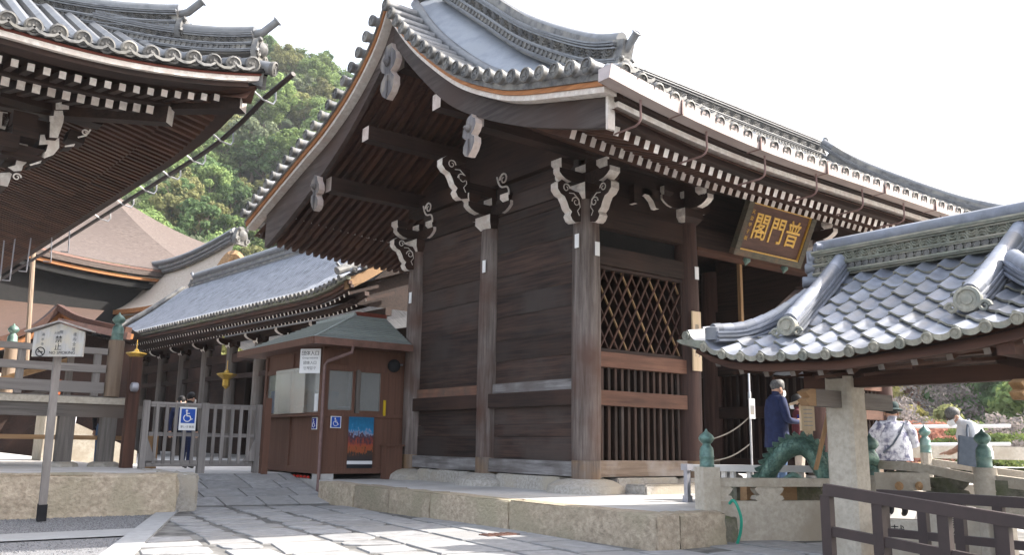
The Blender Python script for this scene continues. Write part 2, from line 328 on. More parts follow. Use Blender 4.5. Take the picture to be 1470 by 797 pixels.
for c in stones:
    cc=sum(c,V())/4; h=rs.uniform(-.003,.003); tl=V((rs.uniform(-.004,.004),rs.uniform(-.004,.004),0))
    P=[]
    if max((c[i]-c[i-1]).length for i in range(4))<.75 and rs.random()<.6:      # knocked-off corners
        for i in range(4):
            a,bb,d=c[i-1],c[i],c[(i+1)%4]; k1,k2=rs.uniform(.08,.3),rs.uniform(.08,.3); P+=[lerp(bb,a,k1),lerp(bb,d,k2)]
    else: P=c
    P=[p-cc for p in P]; n=len(P); b=B()
    zt=lambda p:h+p.dot(tl)
    vs=[(p.x,p.y,-.06) for p in P]+[(p.x,p.y,zt(p)-.005) for p in P]+[(p.x*.98,p.y*.98,zt(p)) for p in P]
    fs=[tuple(range(2*n,3*n))]+[(k+a,(k+1)%n+a,(k+1)%n+a+n,k+a+n) for a in(0,n) for k in range(n)]
    b.add(vs,fs); b.ob('flagstone','flag',pav,loc=(cc.x,cc.y,GZ))
# edging strip beside the path, gravel bed, pale band
p0,p1=V((-9.1,-7.2,GZ-.03)),V((-4.72,4.3,GZ-.03)); ks=B().box(0,0,0,0,-2,-2).ob('path_edging','band')
bpy.data.objects.remove(ks); ed=S(B().bar(p0-Z*.05,p1-Z*.05,.25,.06).ob('path_edging','mortar'))
dd=(p1-p0).normalized(); Lk=(p1-p0).length; k=0
while k<Lk:
    ln=min(rs.uniform(1.3,2.1),Lk-k); B().bar(p0+dd*(k+.006),p0+dd*(k+ln-.006),.27,.09).ob('edging_stone','band',ed); k+=ln
b=B(); b.add([(-14,-8,GZ-.02),(-9.3,-8,GZ-.02),(-4.9,3.6,GZ-.02),(-14,3.6,GZ-.02)],[(0,1,2,3)]); S(b.ob('gravel_bed','gravel'))
rg=random.Random(5); b=B()
for _ in range(9000):
    px=rg.uniform(0,235); yy=rg.uniform(1.25,3.25) if rg.random()<.8 else rg.uniform(-1.5,.35); xx=rg.uniform(-8.3,-5.0)
    if xx>kerbx(yy)-.18: continue
    r_=rg.uniform(.008,.019); a=rg.uniform(0,6.28); q=[]
    for i in range(4): q.append((xx+r_*math.cos(a+i*1.57)*rg.uniform(.7,1.2),yy+r_*math.sin(a+i*1.57)*rg.uniform(.7,1.2),GZ-.022))
    q.append((xx+rg.uniform(-.003,.003),yy,GZ-.02+r_*rg.uniform(.6,1.1)))
    b.add(q,[(0,1,4),(1,2,4),(2,3,4),(3,0,4)])
o=b.ob('loose_gravel','gravel',fix=False); o['kind']='stuff'; o['label']='loose grey gravel strewn beside the paved path'
b=B(); b.add([(-14,.35,GZ-.004),(-6.2,.42,GZ-.004),(-5.85,1.22,GZ-.004),(-14,1.0,GZ-.004)],[(0,1,2,3)]); S(b.ob('concrete_band','band'))
# raised terrace on the left with its big rough kerb stones
b=B(); b.box(-14,-4.75,3.66,24,-.7,-.03); ter=S(b.ob('terrace','concrete'))
def rough(name,x0,x1,y0,y1,z0,z1,m,parent,seed,amp=.02,nx=10,nz=5,bev=.03):
    bm=bmesh.new(); bmesh.ops.create_cube(bm,size=1); 
    for v in bm.verts: v.co=V((lerp(x0,x1,v.co.x+.5),lerp(y0,y1,v.co.y+.5),lerp(z0,z1,v.co.z+.5)))
    bmesh.ops.bevel(bm,geom=list(bm.edges),offset=bev,segments=2,affect='EDGES')
    bmesh.ops.subdivide_edges(bm,edges=[e for e in bm.edges if e.calc_length()>.25],cuts=4,use_grid_fill=True)
    q=random.Random(seed)
    for v in bm.verts: v.co+=V((q.uniform(-1,1),q.uniform(-1,1),q.uniform(-1,1)))*amp
    me=bpy.data.meshes.new(name); bm.to_mesh(me); bm.free(); me.materials.append(MATS[m]); me.polygons.foreach_set('use_smooth',[True]*len(me.polygons)); me.set_sharp_from_angle(angle=R(28))
    return link(name,me,parent)
rough('kerb_stone',-10.6,-7.9,3.2,3.72,-.66,0,'plinth',ter,1); rough('kerb_stone',-7.88,-5.0,3.2,3.72,-.66,-.005,'plinth',ter,2)
rough('kerb_stone',-4.99,-4.6,3.55,4.6,-.66,-.02,'granite',ter,3); rough('kerb_stone',-4.95,-4.6,4.62,6.3,-.66,-.03,'granite',ter,4)
# stone ramp up to the barrier, court behind it
b=B(); b.add([(-4.6,4.35,GZ-.002),(-2.1,4.05,GZ-.002),(-1.9,6.5,-.135),(-4.6,6.5,-.135)],[(0,1,2,3)]); rp=S(b.ob('ramp','mortar'))
rs=random.Random(9)
for j in range(4):
    f0,f1=j/4,(j+1)/4; xs=[0]; 
    while xs[-1]<1: xs.append(min(1,xs[-1]+rs.uniform(.2,.36)))
    for a_,b_ in zip(xs[:-1],xs[1:]):
        if b_-a_<.06: continue
        def pt(u,v): 
            l=V((-4.6,lerp(4.35,6.5,v),lerp(GZ,-.133,v))); r=V((lerp(-2.1,-1.9,v),lerp(4.05,6.5,v),lerp(GZ,-.133,v))); return lerp(l,r,u)
        g=.006; q=[pt(a_+g,f0+g),pt(b_-g,f0+g),pt(b_-g,f1-g),pt(a_+g,f1-g)]
        b=B(); b.add([p-Z*.02 for p in q]+[p+Z*.008 for p in q],[(4,5,6,7),(0,1,5,4),(1,2,6,5),(2,3,7,6),(3,0,4,7)]); b.ob('paving_slab','flag',rp)
b=B(); b.add([(-4.6,6.5,-.13),(40,6.5,-.13),(40,60,-.13),(-30,60,-.13),(-30,24,-.13),(-4.6,24,-.13)],[(0,1,2,3,4,5)]); S(b.ob('courtyard','concrete'))
# gate platform: concrete top with rough-cut kerb blocks
b=B(); b.box(-1.9,11,-3.17,9.0,-.64,-.203); pl=S(b.ob('platform','concrete'))
ys=[4.55,3.2,2.05,.85,-1.0,-3.52]
for i in range(5): rough('platform_block',-2.2,-1.85,ys[i+1]+.006,ys[i]-.006,-.66,-.2,'plinth',pl,20+i,amp=.009,bev=.014)
xs=[-1.85,-1.08,-.72]
for i in range(2): rough('platform_block',xs[i]+.006,xs[i+1]-.006,-3.5+(.12 if i==1 else 0),-3.15,-.66,-.205-(.07 if i==1 else 0),'stonedark' if i==1 else 'plinth',pl,30+i,amp=.012,bev=.022)
rough('platform_block',-1.87,-.45,4.3,4.6,-.66,-.21,'granite',pl,44)
# lower forecourt round the fountain and the bridge
b=B(); b.add([(1.5,-12,-.6),(14,-12,-.6),(14,-3.5,-.6),(1.5,-3.5,-.6)],[(0,1,2,3)]); S(b.ob('forecourt','concrete'))
# fallen-in drain grate on the path
b=B(); b.box(-2.95,-2.5,-1.62,-1.42,GZ+.004,GZ+.014)
for i in range(5): b.box(-2.92+i*.085,-2.88+i*.085,-1.6,-1.44,GZ+.014,GZ+.02)
tag(b.ob('drain_grate','copper'),'rusty drain grate set in the paving beside the platform','drain grate')
# ================================================================ TREES
def crown(seed,rx,rz,m,ncl=52,nl=105,ls=.235,flat=1.0,clr=.34):
    q=random.Random(seed); b=B()
    for _ in range(ncl):
        while True:
            p=V((q.uniform(-1,1),q.uniform(-1,1),q.uniform(-1,1)))
            if .25<p.length<1: break
        p=p.normalized()*(p.length**.5); c=V((p.x*rx,p.y*rx,p.z*rz)); cr=rx*clr*q.uniform(.6,1.25)
        for _ in range(nl):
            d=V((q.gauss(0,1),q.gauss(0,1),q.gauss(0,1))).normalized()*cr*q.random()**.4; d.z*=.7*flat
            c2=c+d; n=(d.normalized()+V((q.uniform(-.8,.8),q.uniform(-.8,.8),q.uniform(-.3,.9)))).normalized(); a=n.orthogonal().normalized(); a.rotate(Matrix.Rotation(q.uniform(0,6.3),3,n)); bb=n.cross(a); s1=ls*q.uniform(.6,1.3); s2=s1*q.uniform(.45,.8)
            b.add([c2-a*s1,c2-bb*s2,c2+a*s1,c2+bb*s2],[(0,1,2,3)])
    return b.mesh('crown',m,fix=False)
def trunkmesh(h,r,seed):
    q=random.Random(seed); b=B(); pts=[V((0,0,0))]; 
    for i in range(5): pts.append(pts[-1]+V((q.uniform(-.2,.2),q.uniform(-.2,.2),h/5)))
    b.tube(pts,[r*(1-.13*i) for i in range(6)],7)
    for i in range(6):
        p=pts[2+i%4]; a=q.uniform(0,6.3); e=p+V((math.cos(a),math.sin(a),.8))*h*.28; b.tube([p,lerp(p,e,.5)+V((0,0,-.1)),e],[r*.4,r*.28,r*.1],5)
    return b.mesh('trunk','trunk',smooth=True)
TK=[trunkmesh(7,.28,s) for s in range(3)]
CR={}
for nm,m,rx,rz,kw in [('g1','leafgreen',3.2,3.4,{}),('g2','leafgreen',3.6,3.0,{}),('d1','leafdark',2.7,4.2,{}),('d2','leafdark',3.3,3.3,{}),('o1','leafolive',3.0,3.2,{}),('y1','leafgrey',3.1,2.7,dict(ls=.26)),('r1','leafred',3.0,2.8,dict(ls=.16,nl=190)),('a1','leaforange',2.9,2.8,dict(ls=.16,nl=190)),('yl','leafyellow',2.6,2.6,{}),('p1','leafpine',3.0,4.6,dict(flat=.35,ncl=90,nl=150,ls=.13)),('b1','leafbare',3.0,3.2,dict(nl=60,ls=.14)),('cd','leafdark',1.8,5.2,dict(ncl=56,ls=.22))]:
    CR[nm]=crown(hash(nm)%97 if False else sum(map(ord,nm)),rx,rz,m,**kw)
def tree(x,y,z,kind,s,name,label,group,hs=1.0,rot=0):
    t=T(name,label,'tree',(x,y,z),group)
    mx=Matrix.Translation((x,y,z))@Matrix.Rotation(rot,4,'Z')@Matrix.Diagonal((s,s,s*hs,1))
    link('trunk',TK[int(rot*10)%3],t,mx=mx); link('crown',CR[kind],t,mx=Matrix.Translation((x,y,z))@Matrix.Rotation(rot,4,'Z')@Matrix.Translation((0,0,6.6*s*hs))@Matrix.Diagonal((s,s,s*hs,1)))
q=random.Random(11); LB={'g1':'bright green broadleaf tree on the wooded hillside','g2':'spreading mid green tree on the wooded hillside','d1':'tall dark green tree on the wooded hillside','d2':'rounded dark green tree on the wooded hillside','o1':'olive tinted tree on the wooded hillside','y1':'pale grey green tree on the wooded hillside','cd':'narrow dark conifer on the wooded hillside'}
for r0,n in ((76,12),(86,14),(97,17),(109,19),(122,21),(137,22),(153,23),(170,24),(189,25),(209,26),(231,26)):
    for i in range(n):
        px=150+(540-150)*(i+q.uniform(.1,.9))/n; r_=r0+q.uniform(-4,4); x,y,_=az_r(px,r_)
        k=q.choice(['g1','g2','g1','d1','o1','o1','y1','g2','cd','d2']); s=q.uniform(.72,1.12)*(1 if r0<150 else 1.2)
        tree(x,y,hillz(px,r_)-.8,k,s,'hillside_tree',LB[k],'trees on the hillside: '+LB[k],q.uniform(.85,1.15),q.uniform(0,6.2))
for px,r_,k,s,hs in ((305,52,'o1',.95,1.1),(262,57,'d2',.85,1.0),(335,56,'g1',.95,1.15),(225,52,'yl',.5,1.0)):
    x,y,_=az_r(px,r_); tree(x,y,-.6,k,s,'courtyard_tree',{'o1':'tall tree with bare pale trunk rising behind the bark roof','d2':'dark bushy tree between the bark roofs','g1':'light green tree beside the dark bushy tree behind the roofs','yl':'small yellowing tree just behind the grey bark hip roof'}[k],None,hs,px)
RL={'p1':'tall yellow green pine beyond the bridge','r1':'red maple on the slope beyond the bridge','a1':'orange autumn tree on the slope beyond the bridge','yl':'yellow leafed tree on the slope beyond the bridge','b1':'bare greyish tree on the slope beyond the bridge','g1':'fresh green tree on the slope beyond the bridge','cd':'dark conifer high on the slope beyond the bridge','d2':'dark green tree on the slope beyond the bridge','o1':'olive tree on the slope beyond the bridge'}
for px,r_,k,s in ((1395,46,'p1',.72),(1320,54,'r1',.8),(1300,48,'a1',.6),(1300,58,'r1',.75),(1270,60,'b1',.9),(1300,66,'yl',.8),(1340,70,'b1',1.0),(1360,62,'o1',.8),(1455,50,'b1',.85),(1475,44,'yl',.5),(1420,72,'cd',1.1),(1445,76,'cd',1.1),(1470,72,'cd',1.2),(1400,80,'d2',1.1),(1330,84,'r1',1.0),(1280,88,'o1',1.0),(1250,80,'yl',1.0),(1310,96,'b1',1.2),(1360,98,'d2',1.3),(1430,96,'b1',1.2),(1480,98,'d2',1.3),(1250,100,'r1',1.2),(1505,60,'g1',1.0),(1530,75,'d2',1.1),(1220,90,'g1',1.1),(1308,44,'r1',.55),(1335,47,'a1',.5),(1283,50,'r1',.6),(1450,48,'b1',.75),(1430,52,'b1',.7),(1345,56,'yl',.7)):
    x,y,_=az_r(px,r_); tree(x,y,hillz(px,r_)-1,k,s,'autumn_tree',RL[k],'trees beyond the bridge: '+RL[k],1.0,px*.7)
# ================================================================ THE GATE
BY=2.53; FX=[0,2.3,6.0,8.3]; SYS=[0,BY,2*BY]
gate=T('temple_gate','large dark timber temple gate with swept tiled gable roof','gate',(4.15,BY,-.2))
def dz(x): 
    k=max(0,abs(x-4.15)-3.0)/3.5; return .25*k*k
# posts
rp_=random.Random(2)
def post(x,y,m):
    b=B(); prof=[(.218,.27),(.226,.9),(.228,1.8),(.222,2.8),(.212,3.6),(.198,4.3)]; b.lathe(prof,(x,y,0),20)
    o=b.ob('post',m,gate,smooth=True)
    B().lathe([(.222,0),(.224,.268)],(x,y,0),20).ob('post_foot','foot_z',o,smooth=True)
    b=B(); n=14; rr=[rp_.uniform(.92,1.08) for _ in range(n)]
    for z,r_ in ((-.23,.60),(-.1,.56),(-.03,.43),(.0,.30)): b.v+=[(x+r_*rr[k]*math.cos(2*PI*k/n),y+r_*rr[k]*math.sin(2*PI*k/n),z+rp_.uniform(-.008,.008)*(z<0)) for k in range(n)]
    for i in range(3):
        for k in range(n): b.f.append([i*n+k,i*n+(k+1)%n,(i+1)*n+(k+1)%n,(i+1)*n+k]); b.m.append(0)
    b.f.append(list(range(3*n,4*n))); b.m.append(0); b.ob('base_stone','granite',o,smooth=True)
    return o
PO={}
for x in FX:
    for y in SYS: PO[x,y]=post(x,y,'post_z' if x==0 else 'redpost_z')
# footing stones between posts
for i in range(2): rough('footing_stone',-.16,.2,SYS[i]+.45,SYS[i+1]-.45,-.24,.012,'granite',gate,60+i,amp=.008,bev=.02)
rough('footing_stone',.5,1.85,-.16,.2,-.24,.012,'granite',gate,63,amp=.006,bev=.02); rough('step_stone',.42,2.2,-.82,-.38,-.24,-.06,'granite',gate,64,amp=.008,bev=.025); rough('footing_stone',6.5,7.8,-.16,.2,-.24,.012,'granite',gate,65)
# plank walls of the near gable end (each board)
rw=random.Random(4)
wall=B().box(.03,.07,.2,4.86,.02,5.6).ob('plank_wall','black',gate)
for i in range(2):
    y0,y1=SYS[i]+.15,SYS[i+1]-.15
    zz=[.25,.62,.82,1.10]; zu=[1.51]
    while zu[-1]<4.45: zu.append(min(4.5,zu[-1]+rw.uniform(.33,.56)))
    for a,c in list(zip(zz[:-1],zz[1:]))+list(zip(zu[:-1],zu[1:])):
        if c-a<.05: continue
        o=rw.uniform(0,.010); t_=rw.uniform(-.008,.006); bb=B()
        ysn=frange(y0,y1,5); up_=[rw.uniform(-.008,.004) for _ in ysn]
        vs=[];fs=[]
        for k,yy in enumerate(ysn): vs+=[(-.03-o,yy,a+.003),(-.03-o-t_,yy,c-.001+up_[k]*.6),(.028,yy,c-.004+up_[k]),(.028,yy,a+.006)]
        for k in range(4):
            for j in range(4): fs.append((k*4+j,k*4+(j+1)%4,k*4+4+(j+1)%4,k*4+4+j))
        fs+=[(0,1,2,3),(16,17,18,19)]
        bb.add(vs,fs).ob('plank','plank_y',wall)
    B().box(-.12,.03,y0,y1,.03,.25).ob('sill_board','oldboard_y',gate); B().box(-.15,.03,y0,y1,1.10,1.34).ob('tie_beam','dark_y',gate)
    B().box(-.085,.03,y0,y1,1.342,1.51).ob('patch_board','oldboard_y' if i==0 else 'patch_y',gate)
    B().box(-.045,.03,y0,y1,4.52,4.82).ob('wall_beam','plank_y',gate); 
    for a,c in ((4.83,5.06),):
        B().box(-.03,.03,y0,y1,a,c).ob('plank','plank_y',wall)
B().box(-.13,.1,-.3,5.36,5.08,5.4).ob('wall_beam','dark_y',gate)
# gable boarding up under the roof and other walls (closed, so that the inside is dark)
SFF=[(-3.0,4.13),(-2.0,4.50),(-1.0,4.87),(0,5.36),(1.2,6.2),(2.4,7.3)]; SFR=[(2.4,7.3),(3.6,6.5),(4.6,6.0),(5.7,5.55),(7,5.1),(8.45,4.70)]
f1,f2=smooth1(SFF),smooth1(SFR)
def soff(y): return f1(y) if y<2.4 else f2(y)
def wz(y): return max(0,min(1,(abs(y-2.53)-1)/4.5))
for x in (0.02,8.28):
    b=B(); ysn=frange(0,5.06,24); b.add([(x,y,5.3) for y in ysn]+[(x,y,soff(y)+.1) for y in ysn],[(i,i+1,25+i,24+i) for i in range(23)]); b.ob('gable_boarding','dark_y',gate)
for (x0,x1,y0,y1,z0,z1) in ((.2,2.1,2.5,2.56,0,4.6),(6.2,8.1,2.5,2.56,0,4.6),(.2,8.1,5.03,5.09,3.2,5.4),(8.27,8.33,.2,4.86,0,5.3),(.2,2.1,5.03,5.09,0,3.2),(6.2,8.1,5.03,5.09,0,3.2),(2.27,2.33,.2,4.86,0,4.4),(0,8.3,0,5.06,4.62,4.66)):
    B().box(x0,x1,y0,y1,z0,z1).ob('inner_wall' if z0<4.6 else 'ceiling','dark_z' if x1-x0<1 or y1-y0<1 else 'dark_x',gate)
# front bays with lattice window and bars
def bay(x0,x1):
    for nm,z0,z1,yo,m in (('sill_board',.03,.27,.12,'sill_x'),('rail',1.10,1.33,.14,'rail_x'),('rail',1.69,1.92,.14,'rail_x'),('rail',3.30,3.60,.13,'dark_x'),('head_beam',3.92,4.25,.12,'dark_x')):
        B().box(x0,x1,-yo,.05,z0,z1).ob(nm,m,gate)
    B().box(x0,x1,.06,.10,3.6,3.92).ob('panel','black',gate); 
    for z0,z1 in ((.27,1.1),(1.33,1.69)):
        n=13
        for i in range(n):
            x=lerp(x0+.05,x1-.05,(i+.5)/n); B().box(x-.026,x+.026,-.05,.0,z0,z1).ob('window_bar','dark_z' if i%3 else 'plank_z',gate)
    win=B(); xa,xb,za,zb=x0+.06,x1-.06,1.98,3.24
    for q_ in ((x0+.002,xa,1.93,3.29),(xb,x1-.002,1.93,3.29)): win.box(q_[0],q_[1],-.09,.02,q_[2],q_[3])
    win.box(xa,xb,-.09,.02,1.93,za); win.box(xa,xb,-.09,.02,zb,3.29); wo=win.ob('lattice_window','dark_x',gate)
    sl=1.72; st=.205
    for sg in (1,-1):
        k=-12
        while k<24:
            # line x = c + sg*(z-za)/sl
            c=xa+k*st; pts=[]
            z0,z1=za,zb; xx=lambda z:c+sg*(z-za)/sl
            zs=[z0,z1]
            lo,hi=min(xx(z0),xx(z1)),max(xx(z0),xx(z1))
            if hi>xa+.02 and lo<xb-.02:
                zcl=[]
                for z in (z0,z1):
                    x=xx(z)
                    if x<xa: z=za+(xa-c)*sl/sg; x=xa
                    if x>xb: z=za+(xb-c)*sl/sg; x=xb
                    zcl.append((x,z))
                if (V((*zcl[0],0))-V((*zcl[1],0))).length>.08:
                    yy=-.055 if sg==1 else -.030
                    B().bar((zcl[0][0],yy,zcl[0][1]),(zcl[1][0],yy,zcl[1][1]),.022,.030,0,(0,1,0)).ob('lattice_bar','tan_z' if sg==-1 and k%3==0 else 'red_z',wo)
            k+=1
bay(.17,2.13); bay(6.17,8.13)
B().box(2.45,5.85,-.13,.1,3.92,4.25).ob('head_beam','dark_x',gate); B().box(2.45,5.85,-.16,.13,3.86,3.918).ob('beam_edge','red_x',gate)
# inner grille beside the passage
ig=B().box(5.96,6.05,.2,4.86,3.4,4.3).ob('passage_grille','dark_y',gate)
for z0,z1 in ((.03,.28),(1.1,1.34),(2.0,2.2),(3.1,3.4)): B().box(5.9,6.08,.2,4.86,z0,z1).ob('rail','dark_y',ig)
for i in range(26):
    y=.3+i*.175
    if abs(y-BY)<.25: continue
    B().box(5.96,6.0,y-.025,y+.025,.28,1.1).ob('window_bar','plank_z',ig); B().box(5.96,6.0,y-.025,y+.025,1.34,2.0).ob('window_bar','plank_z',ig)
B().box(6.1,6.13,.2,4.86,0,4.3).ob('inner_wall','dark_z',ig)
for y0,y1 in ((.25,2.3),(2.76,4.8)):
    for sg in (1,-1):
        for k in range(-4,11):
            a=y0+k*.22; pa=(a,2.2); pb=(a+sg*.55,3.1); q_=[]
            for (yy,z) in (pa,pb): q_.append((min(max(yy,y0),y1),z))
            if abs(q_[0][0]-q_[1][0])>.2: B().bar((5.95+.012*sg,q_[0][0],q_[0][1]),(5.95+.012*sg,q_[1][0],q_[1][1]),.02,.03,0,(1,0,0)).ob('lattice_bar','plank_z',ig)
# ---- brackets
def scroll(b,o,ux,uy,s,mi=0,r=.011,turns=1.25,flip=1):
    pts=[]
    for i in range(15):
        t=i/14; a=turns*2*PI*t; rr=s*(1-.72*t); pts.append(V(o)+V(ux)*(rr*math.cos(a)*flip)+V(uy)*rr*math.sin(a))
    b.tube(pts,[r*(1.15-.5*i/14) for i in range(15)],5,mi)
NOSE=[(.15,-.32),(.30,-.36),(.36,-.33),(.40,-.26),(.37,-.20),(.43,-.15),(.47,-.06),(.52,.02),(.60,.05),(.66,.12),(.66,.22),(.58,.28),(.48,.25),(.40,.16),(.30,.14),(.15,.14)]
def nose(parent,x,y,z,d,s=1.0,wd=.17):
    d=V(d); sd=Z.cross(d); b=B(); n=len(NOSE); me=[1 if 1<=k<=11 else 0 for k in range(n)]; me[0]=1
    b.prism([(a*s,c*s) for a,c in NOSE],(x,y,z),d,Z,sd*wd,0,me)
    for sg in (1,-1):
        o=V((x,y,z))+sd*(sg*(wd/2+.004)); scroll(b,o+d*.29*s-Z*.03*s,d,Z,.085*s,1,.010); scroll(b,o+d*.49*s+Z*.16*s,d,Z,.075*s,1,.010,flip=-1); b.tube([o+d*a*s+Z*c*s for a,c in ((.22,-.24),(.26,-.17),(.205,-.10),(.23,.02),(.34,.10),(.43,.09))],.008,5,1)
    return b.ob('beam_nose',['dark_x','white'],parent)
def arm(parent,x,y,z,d,L,h=.19,wd=.15,both=True,L0=0):
    d=V(d); sd=Z.cross(d); o=[]; 
    half=[(L,h),(L,.62*h),(L-.06,.34*h),(L-.14,.12*h),(L-.24,0)]
    if both: out=half+[(-a,c) for a,c in half[::-1]]; me=[1,1,1,1,0,1,1,1,1,0]
    else: out=half+[(L0,0),(L0,h)]; me=[1,1,1,1,0,0,0]
    return B().prism(out,(x,y,z),d,Z,sd*wd,0,me).ob('bracket_arm',['dark_x','white'],parent)
def block(parent,x,y,z,s,h,front=None):
    b=B(); s2=s*.68; k=[(-s2,-s2,0),(s2,-s2,0),(s2,s2,0),(-s2,s2,0),(-s,-s,h*.42),(s,-s,h*.42),(s,s,h*.42),(-s,s,h*.42),(-s,-s,h),(s,-s,h),(s,s,h),(-s,s,h)]
    fs=[(0,3,2,1)]+[(i+j,(i+1)%4+j,(i+1)%4+j+4,i+j+4) for j in(0,4) for i in range(4)]+[(8,9,10,11)]
    ms=[0]+[1 if i==3 else 0 for j in(0,4) for i in range(4)]+[0]
    b.add([(x+p[0],y+p[1],z+p[2]) for p in k],fs,ms); return b.ob('bearing_block',['dark_x','white'],parent)
def bracket(x,y,side,front):
    br=B().box(x-.1,x+.1,y-.1,y+.1,4.30,4.9).ob('bracket','dark_z',gate)
    block(br,x,y,4.30,.23,.24)
    if side:
        arm(br,x,y,4.54,(0,1,0),.66,wd=.22); (arm(br,x,y,4.552,(-1,0,0),.60,both=False,L0=.08) if not front else None)
        for q_ in (-.5,.5): block(br,x,y+q_,4.737,.125,.14)
        (block(br,x-.5,y,4.745,.125,.14) if not front else None)
    if front:
        arm(br,x,y,4.545,(1,0,0),.62); (arm(br,x,y,4.552,(0,-1,0),.60,both=False,L0=.08) if not side else None)
        for q_ in (-.5,.5): block(br,x+q_,y,4.737,.125,.14)
        (block(br,x,y-.5,4.745,.125,.14) if not side else None)
    block(br,x,y,4.735,.125,.14)
    return br
for (x,y) in ((0,0),(0,BY),(0,2*BY),(2.3,0),(6.0,0),(8.3,0)):
    br=bracket(x,y,x==0,y==0)
    if (x,y)==(0,0): nose(br,x,y,4.26,(-1,0,0)); nose(br,x,y,4.26,(0,-1,0))
    if (x,y)==(0,2*BY): nose(br,x,y,4.26,(-1,0,0)); 
    if x==0 and y==BY:
        nose(br,-.42,y,5.16,(-1,0,0),1.15); arm(br,x,y,4.90,(-1,0,0),.82,both=False); block(br,-.72,y,5.08,.11,.1)
    if x==0: # upper beam nose scroll at the wall line
        b=B(); scroll(b,(-.145,y-.50,5.14),(0,1,0),Z,.12,0,.017); b.tube(crom([(-.145,y-.30,5.22),(-.145,y-.36,5.08),(-.145,y-.46,5.0),(-.145,y-.60,4.98),(-.145,y-.66,4.90),(-.145,y-.66,4.82)],4),.018,5); b.ob('scroll','white',br)
    if y==0 and 0<x: 
        nose(br,x-.0,-.35,4.95,(0,-1,0),.6)
for i in range(3):      # frog-leg struts between front posts
    xm=(FX[i]+FX[i+1])/2
    for sg in (-1,1):
        b=B(); b.prism([(0,0),(.28,-.02),(.36,-.1),(.30,-.13),(.16,-.12),(.05,-.2),(-.02,-.32),(-.09,-.32),(-.09,0)],(xm-sg*.2,-.16,4.72),(sg*1,0,0),Z,(0,.12,0),0,[1,1,1,1,1,1,1,0,0]); b.ob('strut',['dark_x','white'],gate)
B().box(.0,8.3,-.09,.09,4.25,4.3).ob('top_plate','dark_x',gate); B().box(.0,8.3,-.03,.03,4.3,5.3).ob('infill_board','dark_x',gate)
# small white tags on the posts
for (x,y,z,d) in ((-.232,-.05,3.62,'x'),(.02,-.232,3.5,'y'),(2.33,-.225,3.42,'y'),(-.225,2.45,3.6,'x'),(-.222,5.0,3.35,'x')):
    b=B(); 
    (b.box(x-.012,x,y-.045,y+.045,z-.11,z+.11) if d=='x' else b.box(x-.045,x+.045,y-.012,y,z-.11,z+.11)); b.ob('post_tag','paper',gate)
# ---- roof
roof=B()
def sf(x,y): return (x,y,soff(y)+dz(x)*wz(y))
roof.grid(sf,frange(-2.25,10.55,27),frange(-3.0,8.45,46)); roof=roof.ob('roof','red_y',gate,fix=False)
# purlins through the gable
for y,z,h in ((0,5.16,.26),(1.21,5.84,.26),(3.62,5.98,.26),(5.06,5.36,.28),(2.42,6.95,.3)):
    b=B(); b.box(-2.1,10.4,y-.12,y+.12,z-h/2,z+h/2,[1,1,0,0,0,0]); b.ob('purlin',['dark_x','whitewarm'],roof)
# rafters
def raft(pts,wd,ht,m='red_y'):
    h=wd/2; b=B(); b.sweep(pts,[(-h,-ht/2),(h,-ht/2),(h,ht/2),(-h,ht/2)],mi=[0,0,0,0,1]); return b.mesh('rafter',[m,'white'])
ra=raft([(0,-2.0,4.24),(0,-1.5,4.47),(0,-.8,4.83),(0,0,5.22),(0,1.2,6.05),(0,2.35,7.1)],.085,.13); rb=raft([(0,-2.75,4.04),(0,-2.2,4.26),(0,-1.6,4.47)],.08,.11)
rc=raft([(0,7.35,4.79),(0,6.4,5.14),(0,5.7,5.41),(0,4.6,5.87),(0,3.6,6.38),(0,2.5,7.1)],.085,.13); rd=raft([(0,8.1,4.56),(0,7.5,4.72),(0,6.9,4.93)],.08,.11)
i=0; x=-2.02
while x<10.4:
    link('rafter',ra,roof,loc=(x,0,dz(x)*.75)); link('rafter',rb,roof,loc=(x+.04,0,dz(x)*.9)); link('rafter',rc,roof,loc=(x,0,dz(x)*.7)); link('rafter',rd,roof,loc=(x+.04,0,dz(x)*.9)); x+=.172
def along(y,z,x0=-2.2,x1=10.5,k=.9,n=28): return [(x,y,z+dz(x)*k) for x in frange(x0,x1,n)]
def rect(w_,h_): return [(-w_/2,-h_/2),(w_/2,-h_/2),(w_/2,h_/2),(-w_/2,h_/2)]
for nm,y,z,w_,h_,m in (('eave_beam',-2.03,4.385,.13,.13,'dark_x'),('eave_beam',-2.80,4.155,.16,.11,'dark_x'),('fascia',-2.95,4.235,.10,.07,'white'),('fascia',-2.99,4.33,.14,.09,'dark_x'),('eave_beam',8.15,4.70,.16,.11,'dark_x'),('fascia',8.32,4.8,.1,.08,'white')):
    B().sweep(along(y,z),rect(w_,h_)).ob(nm,m,roof)
gut=B().sweep(along(-3.17,4.385,-2.58,10.8,.95),[(-.09,-.08),(.09,-.08),(.11,.09),(-.11,.09)]).ob('gutter','gutter',roof)
hk=B().tube([(0,-3.17,-.09),(0,-3.17,-.32),(0,-3.14,-.37),(0,-3.08,-.39),(0,-2.72,-.39)],.014,6).mesh('gutter_hook','pinkpipe',smooth=True)
x=-2.0
while x<10.5: link('gutter_hook',hk,gut,loc=(x,0,4.385+dz(x)*.95)); x+=1.16
js=B().box(-.012,.012,-3.29,-3.05,-.085,.096).mesh('joint','pinkpipe')
x=-1.4
while x<10.5: link('gutter_joint',js,gut,loc=(x,0,4.385+dz(x)*.95)); x+=1.5
